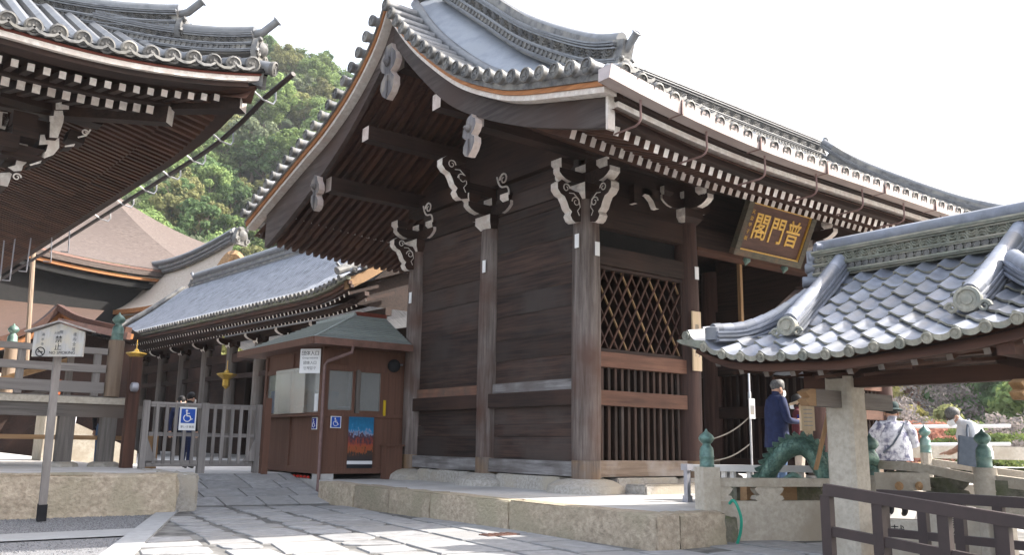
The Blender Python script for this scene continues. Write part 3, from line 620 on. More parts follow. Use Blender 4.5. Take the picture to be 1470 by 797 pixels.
# roof profile along the verge (fitted on the gable plane x=-2.4)
WF=[(-3.02,4.60),(-2.28,4.78),(-1.43,5.0),(-.82,5.23),(.1,5.71),(1.14,6.5),(1.8,7.12),(2.38,7.80)]; WR=[(2.38,7.80),(2.74,7.29),(3.56,6.69),(4.58,6.24),(5.72,5.91),(6.99,5.55),(8.42,5.13)]
wf,wr=smooth1(WF),smooth1(WR)
def Wv(y): return wf(y) if y<2.38 else wr(y)
def vstrip(name,m,x0,x1,lo,hi,y0,y1,parent=roof,n=40):
    ysn=frange(y0,y1,n); vs=[];fs=[]
    for y in ysn: vs+=[(x0,y,lo(y)),(x0,y,hi(y)),(x1,y,hi(y)),(x1,y,lo(y))]
    for i in range(n-1):
        for j in range(4): fs.append((i*4+j,i*4+(j+1)%4,i*4+4+(j+1)%4,i*4+4+j))
    fs+=[(0,1,2,3),(4*n-4,4*n-3,4*n-2,4*n-1)]
    return B().add(vs,fs).ob(name,m,parent)
bbF=smooth1([(-2.86,4.16),(-2.1,4.38),(-1.25,4.66),(-.15,5.13),(.72,5.65),(1.71,6.52),(2.38,7.2)]); bbR=smooth1([(2.38,7.2),(3.01,6.7),(4.08,5.97),(5.72,5.2),(7.62,4.54)])
for (y0,y1,bbf) in ((-2.9,2.375,bbF),(2.385,7.7,bbR)):
    vstrip('bargeboard','barge_y',-2.28,-2.19,bbf,lambda y:Wv(y)-.09,y0,y1)
for (y0,y1) in ((-3.02,2.375),(2.385,8.42)):
    vstrip('verge_trim','white',-2.44,-2.24,lambda y:Wv(y)-.085,lambda y:Wv(y)-.012,y0,y1); vstrip('verge_board','orange_y',-2.47,-2.24,lambda y:Wv(y)-.01,lambda y:Wv(y)+(.05 if y<2.38 else .085),y0,y1)
    vstrip('verge_underlay','tileold',-2.50,-1.9,lambda y:Wv(y)+(.053 if y<2.38 else .088),lambda y:Wv(y)+.135,y0,y1)
B().box(-2.30,-2.19,-2.935,-2.895,4.13,4.56).ob('bargeboard_end','white',roof)
def rolltile(L,r,hollow=True):      # round tile lying along -x with a rimmed end disc
    b=B(); b.lathe([(r,0),(r,-L+.02)],(0,0,0),12,0,(1,0,0)); b.lathe([(r*1.12,-L+.05),(r*1.16,-L+.02),(r*1.16,-L-.01),(r*.92,-L-.02),(r*.86,-L),(r*.3,-L-.002),(r*.28,-L-.014),(.001,-L-.014)],(0,0,0),14,1,(1,0,0)); 
    for k in range(3):
        a=k*2.1; b.lathe([(r*.22,-L-.0),(r*.2,-L-.012),(.001,-L-.013)],(0,r*.52*math.cos(a),r*.52*math.sin(a)),6,1,(1,0,0))
    return b
vt=rolltile(.62,.088).mesh('verge_tile',['tile','tileold'],smooth=True)
def slopes(fn,y0,y1,st):
    y=y0; out=[]; 
    while (y<y1) if y1>y0 else (y>y1):
        out.append(y); e=.01*(1 if y1>y0 else -1); sl=(fn(y+e)-fn(y))/e; y+=st*(1 if y1>y0 else -1)/math.sqrt(1+sl*sl)
    return out
for y in slopes(Wv,2.15,-3.05,.30)+slopes(Wv,2.62,8.45,.33): link('verge_tile',vt,roof,loc=(-1.98,y,Wv(y)+.215),rot=(0,.0,0))
KF=[(-2.42,5.14),(-1.9,5.32),(-1.17,5.72),(-.3,6.28),(.57,6.98),(1.5,7.72),(2.3,8.35)]; kf=smooth1(KF)
def KR(y): return Wv(y)+.62
lr=B(); lr.tube([(-1.93,y,Wv(y)+.33) for y in frange(2.3,-2.75,30)],.085,10); lr.ob('verge_roll','tile',roof,smooth=True)
lr=B(); lr.tube([(-1.93,y,Wv(y)+.33) for y in frange(2.5,8.2,30)],.085,10); lr.ob('verge_roll','tile',roof,smooth=True)
b=B(); b.grid(lambda u,y:(lerp(-1.95,-1.42,u),y,lerp(Wv(y)+.26,kf(y)+.05,u**.8)),frange(0,1,7),frange(-2.75,2.3,34)); b.ob('verge_sheet','verge_sheet',roof,smooth=True,fix=False)
b=B(); b.grid(lambda u,y:(lerp(-1.95,-1.42,u),y,lerp(Wv(y)+.26,KR(y)+.05,u**.8)),frange(0,1,7),frange(2.5,8.3,34)); b.ob('verge_sheet','verge_sheet',roof,smooth=True,fix=False)
# descending ridge: stacked courses, disc row, wave lattice, top roll
def stackridge(parent,path,nrm,name='descending_ridge',h=.52,wd=.26,disc=.055,m='tileold',mtop='tile',wave=True,end=None,flat='tile'):
    """path: points of the base line; nrm: horizontal side vector that faces out"""
    P=[V(p) for p in path]; base=B().sweep(P,[(-wd*.36,0),(wd*.36,0),(wd*.36,h),(-wd*.36,h)]).ob(name,m,parent)
    for k,(hh,w_,t_) in enumerate(((.10*h,1.0,.022),(.16*h,1.1,.022),(.42*h,.98,.022),(.47*h,1.08,.02),(.80*h,.98,.022),(.88*h,1.12,.024),(.95*h,1.2,.024))):
        B().sweep([p+Z*hh for p in P],rect(wd*w_,t_)).ob('ridge_course',flat,base)
    B().tube([p+Z*(h+.05) for p in P],wd*.36,9).ob('ridge_roll',mtop,base,smooth=True)
    seg=[(P[i+1]-P[i]).length for i in range(len(P)-1)]; tot=sum(seg)
    def pos(s):
        for i,l in enumerate(seg):
            if s<=l: return lerp(P[i],P[i+1],s/l),(P[i+1]-P[i]).normalized()
            s-=l
        return P[-1],(P[-1]-P[-2]).normalized()
    n=V(nrm).normalized()
    dr=B(); s=.06
    while s<tot-.05:
        p,d=pos(s); 
        for sg in (1,-1): dr.lathe([(disc,.0),(disc,.02),(disc*.8,.024),(disc*.7,.012),(.001,.014)],p+Z*(.29*h)+n*(sg*wd*.40),9,0,n*sg)
        s+=disc*2.15
    dr=dr.ob('disc_row','tileold',base,smooth=True); dr['kind']='stuff'
    if wave:
        wv=B(); s=.08; st=h*.30; fl=0
        while s<tot-.08:
            p,d=pos(s)
            for sg in (1,-1):
                for rr in (.155,.095):
                    pts=[p+Z*(.635*h-.085*h*2*(1 if fl%2 else -1)*1.0)+n*(sg*wd*.42)+d*(rr*h*1.15*math.cos(a))+Z*(rr*h*1.45*math.sin(a)*(1 if fl%2 else -1)) for a in frange(0,PI,7)]
                    wv.tube(pts,.0125,4)
            s+=st; fl+=1
        wv=wv.ob('wave_tiles',m,base); wv['kind']='stuff'
    return base
kd=stackridge(roof,[(-1.52,y,kf(y)) for y in frange(2.0,-2.38,26)],(-1,0,0),h=.5,wd=.27)
def oni(parent,c,d,s=1.0,m='tileold',tubeup=True,name='ridge_end'):
    """demon-tile like end: carved boss facing d with side curls and a tube horn"""
    c,d=V(c),V(d).normalized(); sd=Z.cross(d); b=B()
    b.prism([(-.2,0),(.2,0),(.25,.12),(.21,.26),(.15,.40),(0,.46),(-.15,.40),(-.21,.26),(-.25,.12)],c,sd*s,Z*s,d*.1*s)
    b.lathe([(.13*s,.03*s),(.14*s,.08*s),(.10*s,.13*s),(.05*s,.16*s),(.001,.165*s)],c+Z*.24*s,10,0,d)
    for sg in(1,-1):
        scroll(b,c+sd*(sg*.17*s)+Z*.1*s+d*.07*s,sd*sg,Z,.075*s,0,.03*s); b.lathe([(.05*s,.05*s),(.04*s,.11*s),(.001,.13*s)],c+sd*(sg*.1*s)+Z*.35*s,7,0,d+Z*.5+sd*sg*.4)
    o=b.ob(name,m,parent,smooth=True)
    if tubeup:
        t=B(); p0=c-d*.25*s+Z*.5*s; p1=c+d*.06*s+Z*.58*s; p2=c+d*.3*s+Z*.78*s; t.tube([p0,p1,p2],[.075*s,.072*s,.07*s],10); ax=(p2-p1).normalized()
        t.lathe([(.07*s,-.01),(.092*s,0),(.092*s,.025*s),(.075*s,.03*s),(.065*s,.015*s),(.001,.02*s)],p2,12,0,ax); t.ob('horn_tile','tile',o,smooth=True)
    return o
oni(roof,(-1.52,-2.42,5.10),(0,-1,0),.75)
# main roof surface, rolls, eave tiles
MF=smooth1([(-3.18,4.43),(-2.3,4.76),(-1.17,5.27),(.57,6.33),(1.5,7.0),(2.4,7.8)]); MR=smooth1([(2.4,7.8),(3.4,7.1),(4.6,6.55),(5.8,6.2),(7,5.65),(8.5,5.0)])
def Mz(x,y): return (MF(y) if y<2.4 else MR(y))+dz(x)*wz(y)*1.25+(2.6*dz(x)*(1-wz(y)) if x<4 else 0)
b=B(); b.grid(lambda x,y:(x,y,Mz(x,y)),frange(-1.5,9.8,25),frange(-3.18,8.5,40)); b.ob('roof_deck','tileold',roof,fix=False)
rr=B(); x=-1.25
while x<9.9:
    for (y0,y1) in ((-3.18,2.2),(2.6,8.5)): rr.tube([(x,y,Mz(x,y)+.05) for y in frange(y0,y1,9)],.078,7)
    x+=.275
rr=rr.ob('round_tiles','tile',roof,smooth=True); rr['kind']='stuff'
et=rolltile(.3,.082).mesh('eave_tile',['tile','tileold'],smooth=True); fl=B().prism([(-.13,.02),(-.07,-.025),(0,-.04),(.07,-.025),(.13,.02),(.13,.06),(.07,.02),(0,.005),(-.07,.02),(-.13,.06)],(0,0,0),(0,1,0),Z,(.05,0,0)).mesh('flat_eave_tile','tileold')
x=-2.35
while x<10.6:
    z=Mz(x,-3.18)+.06; link('eave_tile',et,roof,mx=Matrix.Translation((x,-2.98,z+.02))@Matrix.Rotation(R(90),4,'Z')@Matrix.Rotation(R(-20),4,'Y')); link('flat_eave_tile',fl,roof,mx=Matrix.Translation((x+.14,-3.2,z-.01))@Matrix.Rotation(R(90),4,'Z'))
    z2=Mz(x,8.5)+.05; link('eave_tile',et,roof,mx=Matrix.Translation((x,8.3,z2))@Matrix.Rotation(R(-90),4,'Z')@Matrix.Rotation(R(-20),4,'Y')); x+=.275
# main ridge + far descending ridge
stackridge(roof,[(x,2.4,7.78+(2.5*dz(x) if x<4 else -.02*(x-4))) for x in frange(-1.9,10.2,20)],(0,-1,0),name='main_ridge',h=.62,wd=.36)
oni(roof,(-2.0,2.4,8.3),(-1,0,0),1.2); oni(roof,(10.3,2.4,7.75),(1,0,0),.9)
stackridge(roof,[(9.85,y,MF(y)+.12) for y in frange(2.0,-2.38,16)],(1,0,0),h=.5,wd=.27,wave=False); oni(roof,(9.85,-2.42,4.8),(0,-1,0),.75)
b=B(); b.tube([(10.35,y,min(MF(y)+.1,Wv(y)+.33)) for y in frange(2.3,-2.9,20)],.085,8)
b.grid(lambda u,y:(lerp(9.8,10.5,u),y,lerp(MF(y)+.1,min(MF(y),Wv(y)+.2),u)),[0,.5,1],frange(-2.9,2.3,20)); b.ob('verge_sheet','verge_sheet',roof)
for (y0,y1,bbf) in ((-2.9,2.375,bbF),(2.385,7.7,bbR)): vstrip('bargeboard','barge_y',10.55,10.64,bbf,lambda y:Wv(y)+.1,y0,y1)
# pendants (gegyo)
GG=[(-.09,.0),(.09,0),(.13,-.10),(.24,-.2),(.27,-.33),(.2,-.44),(.1,-.49),(.13,-.54),(.22,-.62),(.23,-.76),(.15,-.88),(0,-.97),(-.15,-.88),(-.23,-.76),(-.22,-.62),(-.13,-.54),(-.1,-.49),(-.2,-.44),(-.27,-.33),(-.24,-.2),(-.13,-.10)]
def gegyo(y,z,s,sk=0):
    b=B(); b.prism([(a*s,c*s+a*s*sk) for a,c in GG],(-2.30,y,z),(0,1,0),Z,(.12,0,0),0,1); b.lathe([(.09*s,0),(.09*s,.03),(.06*s,.05),(.03*s,.09),(.001,.1)],(-2.36,y,z-.3*s),10,0,(-1,0,0))
    b.prism([(-.03*s,-.56*s),(.03*s,-.56*s),(.02*s,-.92*s),(-.02*s,-.92*s)],(-2.37,y,z),(0,1,0),Z,(.02,0,0)); b.ob('pendant',['gegyo_z','whitewarm'],roof)
gegyo(2.40,7.18,1.02); gegyo(-.12,5.12,.62,-.35); gegyo(5.1,5.50,.72,.4)
# ================================================================ things on the gate
pq=T('name_plaque','brown wooden name plaque with gold characters hanging over the gate passage','plaque',(4.15,-.4,3.9))
pc=V((4.0,-.62,4.34)); pu=V((1,0,0)); pv=V((0,-.42,.91)).normalized(); pn=pu.cross(pv)
def pp(a,c,o=0): return pc+pu*a+pv*c+pn*o
B().obox(pc,pu*.85,pv*.43,pn*.03).ob('panel','plaquewood',pq)
for a0,a1,c0,c1 in ((-.98,.98,.43,.54),(-.98,.98,-.54,-.43),(-.98,-.85,-.43,.43),(.85,.98,-.43,.43)):
    B().obox(pp((a0+a1)/2,(c0+c1)/2,.03),pu*((a1-a0)/2),pv*((c1-c0)/2),pn*.055).ob('frame','plaqueframe',pq)
for a0,a1,c0,c1 in ((-.85,.85,.405,.43),(-.85,.85,-.43,-.405),(-.85,-.83,-.405,.405),(.83,.85,-.405,.405)):
    B().obox(pp((a0+a1)/2,(c0+c1)/2,.045),pu*((a1-a0)/2),pv*((c1-c0)/2),pn*.02).ob('gilt_edge','gold',pq)
for ch,a in (('普',.48),('門',.02),('閣',-.45)):
    for o in (-.006,0,.006): pass
    txt(ch,.52,'gold',pp(a,-.0,.034),pu,pv,pq,'gold_character',.012,w=.84,off=.0045)
for i,ch in enumerate('元治甲子秋'): txt(ch,.085,'gold',pp(-.74,.26-.12*i,.034),pu,pv,pq,'gold_character',.004)
for a in (-.55,.55): B().lathe([(.06,0),(.07,.05),(.03,.1),(.001,.14)],pp(a,-.56,.05),8,0,-pv+Z*-.3).ob('bracket_foot','patina',pq,smooth=True)
sb=T('name_board','upright pale wooden name board fixed to the front post of the gate','sign',(2.36,-.25,1.7))
c=at(1000,490,y=-.26); B().box(c.x-.105,c.x+.105,-.275,-.245,c.z-.5,c.z+.5).ob('board','newboard_z',sb)
for ch,dzv in (('重',.22),('文',.08),('轟',-.06),('門',-.22)): txt(ch,.12,'inkgrey',(c.x,-.277,c.z+dzv),X,Z,sb,'character',.001)
# pole with paper notice in the passage
p=at(1079,660,y=-.55); np_=T('notice_pole','slim steel pole with white paper notice in the gate passage','pole',(p.x,p.y,-.2))
B().lathe([(.022,0),(.022,1.5),(.03,1.5),(.03,1.62),(.02,1.64),(.02,2.0)],(p.x,p.y,-.2),10).ob('pole','silver',np_,smooth=True)
B().lathe([(.16,0),(.16,.02),(.03,.04)],(p.x,p.y,-.2),16).ob('foot','silver',np_,smooth=True)
c=at(1080,587,y=-.6); B().box(c.x-.075,c.x+.075,c.y,c.y+.012,c.z-.17,c.z+.17).ob('notice','paper',np_)
B().box(c.x-.05,c.x+.05,c.y-.002,c.y,c.z-.1,c.z+.05).ob('print','signgrey',np_)
c=at(1073,415,y=.0); tag(B().box(c.x-.035,c.x+.035,.13,.2,2.2,3.9).ob('wooden_upright','tan_z'),'thin bare timber upright hanging in the dark gate passage','timber')
for k,(pa,pb) in enumerate((((1025,630),(1079,596)),((1025,662),(1079,636)))):
    A=at(*pa,y=-.3); Bq=at(*pb,y=-.55); pts=[lerp(A,Bq,t)-Z*(.06*math.sin(PI*t)) for t in frange(0,1,9)]
    tag(B().tube(pts,.012,6).ob('barrier_rope','rope'),['upper sagging barrier rope tied to the steel pole in the gate passage','lower sagging barrier rope tied to the steel pole in the gate passage'][k],'rope')
# ================================================================ TICKET BOOTH
bt=T('ticket_booth','brown boarded ticket booth with green sheet-metal hip roof beside the gate','booth',(-1.2,6.2,-.2))
x0,x1,y0,y1,zb,ze=-1.88,-.05,5.28,8.0,-.1,2.32
wl=B(); wl.box(x0+.05,x1,y0+.05,y1,zb+.02,zb+.06).ob('floor','booth_z',bt)
def boards(parent,p,q,za,zt,nrm,w_=.16,m='booth_z'):
    p,q=V(p),V(q); L=(q-p).length; n=max(1,round(L/w_)); d=(q-p)/n
    for i in range(n):
        c=p+d*(i+.5); B().obox((c.x,c.y,(za+zt)/2),d*.5*.985,V(nrm)*.015,Z*((zt-za)/2)).ob('board',m,parent)
wo=B().box(x1-.04,x1,y0,y1,zb,ze).ob('wall','booth_z',bt); 
# left face (-x) and right face (-y): lower boards, upper boards, corner posts, rails
boards(wo,(x0,y1,0),(x0,y0,0),zb+.1,.98,(1,0,0)); boards(wo,(x0,y1,0),(x0,y0,0),1.86,ze,(1,0,0)); boards(wo,(x0,y0,0),(x1,y0,0),zb+.1,.98,(0,1,0)); boards(wo,(x0,y0,0),(x1,y0,0),1.92,ze,(0,1,0)); boards(wo,(-.62,y0,0),(x1,y0,0),.98,1.92,(0,1,0))
boards(wo,(x0,y1,0),(x1,y1,0),zb+.1,ze,(0,1,0))
for (xx,yy) in ((x0,y0),(x0,y1),(x0,6.65)): B().box(xx-.05,xx+.05,yy-.05,yy+.05,zb,ze).ob('corner_post','booth_z',bt)
for (z0_,z1_,t) in ((zb,zb+.12,.045),(.96,1.03,.04),(1.84,1.93,.04),(ze-.1,ze,.05)):
    B().box(x0-t,x0+.02,y0-.03,y1,z0_,z1_).ob('rail','booth_z',bt); B().box(x0-.03,x1,y0-t,y0+.02,z0_,z1_).ob('rail','booth_z',bt)
B().box(x0-.2,x0-.04,y0-.02,y1+.02,.955,.99).ob('counter','booth_z',bt)
for (ya,yb) in ((5.36,6.6),(6.72,7.92)): B().box(x0-.008,x0+.008,ya,yb,1.03,1.84).ob('window_pane','glass',bt)
for (xa,xb) in ((-1.82,-1.22),(-1.16,-.62)):
    w_=B().box(xa+.03,xb-.03,y0-.006,y0+.006,1.06,1.84).ob('window_pane','glass',bt); 
    for q_ in ((xa,xa+.05,1.03,1.86),(xb-.05,xb,1.03,1.86),(xa+.05,xb-.05,1.03,1.08),(xa+.05,xb-.05,1.82,1.86)): B().box(q_[0],q_[1],y0-.03,y0+.03,q_[2],q_[3]).ob('window_frame','grey_z' if q_[0]==xa and xa>-1.3 else 'booth_z',w_)
B().box(-.60,-.55,y0-.05,y0-.03,1.0,1.3).ob('yellow_tag','yellowpaint',bt); B().box(-1.20,-1.15,y0-.05,y0+.03,1.03,1.86).ob('mullion','grey_z',bt)
# things inside dimly seen; plaster board added to brighten the interior
B().box(-1.75,-.15,7.6,7.9,.1,2.1).ob('inside_shelf','cream',bt); B().box(-.2,-.12,5.4,7.6,.1,2.2).ob('inside_fill_board','plaster',bt); B().box(-1.5,-1.0,6.4,6.8,1.0,1.5).ob('inside_rack','signgrey',bt); B().box(-1.5,-.2,6.9,7.95,1.2,1.22).ob('inside_shelf','plaster',bt)
# hip roof of thin metal courses
ex0,ey0,ex1,ey1=-2.32,4.78,-.27,8.62; rx,ry0,ry1,rz=-.95,5.9,7.7,3.02; ze2=2.36
rf=B().box(ex0+.02,ex1,ey0+.02,ey1,ze2-.11,ze2-.02).ob('roof','booth_z',bt)
def course(p0,p1,q0,q1,n):
    for i in range(n):
        a0,a1=lerp(V(p0),V(q0),i/n),lerp(V(p1),V(q1),i/n); b0,b1=lerp(V(p0),V(q0),(i+1)/n),lerp(V(p1),V(q1),(i+1)/n); nn=(a1-a0).cross(b0-a0).normalized(); nn=nn if nn.z>0 else -nn
        B().add([a0+nn*.022,a1+nn*.022,b1+nn*.006,b0+nn*.006,a0,a1],[(0,1,2,3),(0,4,5,1)]).ob('roof_course','boothroof',rf,fix=False)
E0,E1,E2,E3=(ex0,ey0,ze2),(ex1,ey0,ze2),(ex1,ey1,ze2),(ex0,ey1,ze2); R0,R1=(rx,ry0,rz),(rx,ry1,rz)
course(E0,E1,R0,(rx+.66,ry0,rz),14); course(E3,E0,R1,R0,14); B().add([E1,E2,R1,(rx+.66,ry0,rz)],[(0,1,2,3)]).ob('roof_plane','boothroof',rf); B().add([E2,E3,R1],[(0,1,2)]).ob('roof_plane','boothroof',rf)
B().bar((ex0-.02,ey0-.02,ze2-.05),(ex1,ey0-.02,ze2-.05),.05,.13).ob('eave_board','copper',rf); B().bar((ex0-.02,ey0,ze2-.05),(ex0-.02,ey1,ze2-.05),.05,.13).ob('eave_board','booth_z',rf)
B().bar((rx,ry0,rz+.03),(rx+.68,ry0,rz+.03),.10,.08).ob('ridge_cap','redpaint',rf); B().bar((rx,ry0,rz+.02),(rx,ry1,rz+.02),.1,.06).ob('ridge_cap','boothroof',rf); B().bar(E0,R0,.05,.05).ob('hip_cap','boothroof',rf)
b=B(); b.tube([(-1.55,4.76,2.3),(-1.55,4.8,2.14),(-1.85,5.18,1.98),(-1.9,5.2,1.9),(-1.9,5.2,-.25),(-1.95,5.1,-.33),(-1.95,5.1,-.5)],.032,8); b.ob('downpipe','pinkpipe',bt,smooth=True)
for (xx,yy) in ((-1.75,5.35),(-1.75,7.9),(-.3,5.35)): B().box(xx-.16,xx+.16,yy-.12,yy+.12,-.24,zb).ob('support_block','concrete',bt)
sp=T('loudspeaker','small round grey loudspeaker on the booth wall under the eave','loudspeaker',(-.4,5.2,1.95))
B().lathe([(.12,0),(.13,.03),(.10,.08),(.06,.1)],(-.45,5.16,1.98),14,0,(-.3,-1,-.1)).ob('horn','blackcloth',sp,smooth=True); B().tube([(-.42,5.2,2.0),(-.2,5.25,2.02)],.02,6).ob('arm','rodgrey',sp)
tag(B().box(-.62,-.28,4.98,5.2,-.2,.42).box(-.65,-.25,4.95,5.22,.42,.45).ob('wooden_box','booth_z'),'small brown lidded box standing against the booth by the gate post','box')
st=T('red_lights','row of small red plastic caps under the ticket booth','caps',(-2.0,6,-.2))
for i in range(5): B().lathe([(.03,0),(.03,.03),(.01,.045)],(-1.92,5.6+i*.16,-.19),8).ob('cap','redplastic',st)
def plate(name,label,c,ux,w_,h_,m='paper',cat='sign',t=.012):
    ux=V(ux).normalized(); n=ux.cross(Z); th=T(name,label,cat,c); B().obox(c,ux*w_/2,Z*h_/2,n*t/2).ob('panel',m,th); return th,n
c=V((x0-.22,5.42,1.98)); SU=V((.62,-.78,0)); sg,n=plate('entrance_sign','white group entrance sign hanging at the booth corner',c,SU,.42,.46)
for s_,sz,dzv,m in (('団体入口',.092,.14,'ink'),('Group entrance',.05,.055,'inkgrey'),('团体入口',.07,-.04,'inkgrey'),('단체입구',.07,-.14,'inkgrey')): txt(s_,sz,m,c+n*.009+Z*dzv,SU,Z,sg,'lettering',.0008)
def wheelchair(th,c,ux,n,s,m='paper'):
    ux=V(ux).normalized(); c=V(c)+n*.002
    P=lambda a,d:c+ux*(a*s)+Z*(d*s)
    b=B(); b.lathe([(.08*s,0),(.08*s,.003),(.001,.003)],P(-.12,.36),12,0,n)
    def seg(pts,w_): 
        for p,q in zip(pts[:-1],pts[1:]): b.bar(P(*p),P(*q),.003,w_*s,0,(Z.cross(n)) if abs((P(*q)-P(*p)).normalized().z)>.7 else Z)
    seg([(-.12,.27),(-.10,.02)],.075); seg([(-.11,.17),(.1,.17)],.06); seg([(-.1,.0),(.12,.0)],.07); seg([(.12,.0),(.22,-.24)],.075); seg([(.22,-.24),(.32,-.2)],.06)
    arc=[(-.05+.25*math.cos(a),-.14+.25*math.sin(a)) for a in frange(R(125),R(350),16)]
    b2=B()
    for p,q in zip(arc[:-1],arc[1:]): b.tube([P(*p),P(*q)],.033*s,5)
    b.ob('wheelchair_symbol',m,th)
for (nm,lab,c,ux,s,pm) in (('access_sign','small white sign with blue wheelchair mark under the booth counter',V((x0-.055,5.43,.82)),(0,-1,0),.22,'inkblue'),('access_sign','blue wheelchair sign on the booth front beside the poster',V((-1.6,y0-.05,.85)),(1,0,0),.215,'signblue')):
    th,n=plate(nm,lab,c,ux,s*(1.0 if s<.25 else 1.35),s*1.02); B().obox(c+n*.009,V(ux)*s*.42,Z*s*.45,n*.002).ob('blue_field',pm,th); wheelchair(th,c+n*.012,ux,n,s*.85)
# poster
pm,n_,l_,p_=_new('posterprint'); tc=n_.new('ShaderNodeTexCoord'); sx=n_.new('ShaderNodeSeparateXYZ'); l_.new(tc.outputs['Generated'],sx.inputs[0]); nz=n_.new('ShaderNodeTexNoise'); nz.inputs['Scale'].default_value=11; nz.inputs['Detail'].default_value=8; l_.new(tc.outputs['Generated'],nz.inputs['Vector'])
cr=n_.new('ShaderNodeValToRGB'); e=cr.color_ramp.elements; e[0].position=0; e[0].color=(.01,.012,.018,1); e[1].position=1; e[1].color=(.012,.12,.25,1)
for ps,cl in ((.075,(.01,.012,.018)),(.08,(.75,.75,.77)),(.14,(.75,.75,.77)),(.145,(.035,.03,.035)),(.28,(.05,.035,.03)),(.34,(.30,.09,.03)),(.45,(.34,.07,.04)),(.55,(.13,.04,.045)),(.62,(.045,.03,.05)),(.68,(.30,.30,.42)),(.74,(.02,.20,.40)),(.86,(.015,.15,.30))):
    q_=e.new(ps); q_.color=(*cl,1)
ma=n_.new('ShaderNodeMath'); ma.operation='MULTIPLY_ADD'; mr=n_.new('ShaderNodeMapRange'); mr.inputs[1].default_value=.15; mr.inputs[2].default_value=.3; l_.new(sx.outputs[2],mr.inputs[0])
m2=n_.new('ShaderNodeMath'); m2.operation='MULTIPLY'; m3=n_.new('ShaderNodeMath'); m3.operation='SUBTRACT'; l_.new(nz.outputs[0],m3.inputs[0]); m3.inputs[1].default_value=.5; l_.new(m3.outputs[0],m2.inputs[0]); l_.new(mr.outputs[0],m2.inputs[1])
l_.new(m2.outputs[0],ma.inputs[0]); ma.inputs[1].default_value=.6; l_.new(sx.outputs[2],ma.inputs[2]); l_.new(ma.outputs[0],cr.inputs[0]); l_.new(cr.outputs[0],p_.inputs['Base Color']); p_.inputs['Roughness'].default_value=.35
tag(B().box(-1.33,-.80,y0-.058,y0-.05,.0,.96).ob('poster','posterprint'),'poster of autumn leaves under a blue night sky on the booth','poster')
tag(B().box(x0-.11,x0-.105,5.85,7.3,1.02,1.9).ob('vinyl_sheet','vinyl'),'clear vinyl sheet hung over the booth ticket window','vinyl sheet')
for (nm,lab,bx) in (('notice_card','white notice card behind the near end of the ticket window',(x0-.03,x0-.02,5.40,5.55,1.05,1.38)),('notice_card','teal edged notice card at the far end of the ticket window',(x0-.03,x0-.02,7.3,7.7,1.05,1.5))): tag(B().box(*bx).ob(nm,'paper' if 'white' in lab else 'bag'),lab,'notice')
# ================================================================ SLATTED BARRIER GATE
fA,fM,fB=V((-4.66,6.6,-.1)),V((-3.62,6.6,-.1)),V((-2.58,6.6,-.1))
fg=T('barrier_gate','low weathered grey slatted double gate across the ramp','gate',(-3.62,6.6,-.1))
for p,w_,zt in ((fA,.10,1.17),(fM,.13,1.16),(fB,.10,1.17)): B().box(p.x-w_/2,p.x+w_/2,6.53,6.65,-.12,zt).ob('post','deck_z',fg)
for a,c in ((fA,fM),(fM,fB)):
    for z,h in ((1.06,.09),(.54,.07),(.0,.11)): B().box(a.x+.07,c.x-.07,6.57,6.62,z,z+h).ob('rail','deck_x',fg)
    for i in range(5):
        x=lerp(a.x+.07,c.x-.07,(i+.7)/5.4); B().box(x-.028,x+.028,6.535,6.568,.05,1.12).ob('slat','deck_z',fg)
for x,s_ in ((fA.x+.05,1),(fB.x-.05,-1)): B().prism([(0,0),(.22,0),(.12,.1),(.06,.25),(0,.4)],(x,6.55,.1),(s_,0,0),Z,(0,.06,0)).ob('corner_brace','deck_z',fg)
c=V((fA.x+.72,6.52,.86)); th,n=plate('access_sign','blue wheelchair sign hung on the slatted barrier gate',c,(1,0,0),.30,.42); B().obox(c+n*.009+Z*.05,X*.125,Z*.13,n*.002).ob('blue_field','signblue',th); wheelchair(th,c+n*.012+Z*.05,X,n,.26); txt('車いす専用',.05,'inkgrey',c+n*.008-Z*.15,X,Z,th,'lettering',.0008)
tag(B().box(-2.52,-2.40,6.4,6.55,-.2,1.3).ob('timber_post','booth_z'),'square brown post between the barrier gate and the booth','post'); tag(B().box(-4.95,-4.76,6.75,6.95,-.05,1.95).ob('timber_post','red_z'),'reddish timber post beside the left end of the barrier gate','post')
# ================================================================ VERANDA WITH BALUSTRADE
ve=T('veranda','raised grey timber veranda with horizontal balustrade rails','veranda',(-7,8,0)); vy=7.6
B().box(-12,-4.62,vy-.12,vy+1.6,1.10,1.22).ob('deck_edge','stonepale',ve); 
for i in range(8): B().box(-12,-4.7,vy+.0+i*.19,vy+.18+i*.19,1.222,1.245).ob('deck_board','deck_x',ve)
B().box(-12,-4.42,vy-.06,vy+.12,.86,1.098).ob('beam','grey_x',ve); B().box(-4.42,-4.36,vy-.065,vy+.125,.855,1.10).ob('beam_end','stonepale',ve)
for z0_,z1_,yo in ((1.30,1.50,0),(1.68,1.82,.02),(2.02,2.13,.03)):
    B().box(-12,-5.2,vy-.06-yo,vy+.06-yo,z0_,z1_).ob('rail','deck_x',ve)
for x in (-5.35,-6.6,-8.2): B().box(x-.06,x+.06,vy-.05,vy+.05,1.245,2.02).ob('baluster','deck_z',ve)
for x in (-5.04,-5.75,-7.6,-9.2):
    B().box(x-.13,x+.13,vy-.05,vy+.2,.0,.86).ob('leg','grey_z',ve); B().lathe([(.3,-.04),(.27,.03),(.2,.06)],(x,vy+.07,0),10).ob('base_stone','granite',ve)
B().box(-12,-4.6,vy+.25,vy+.33,.45,.53).ob('lower_rail','tan_x',ve)
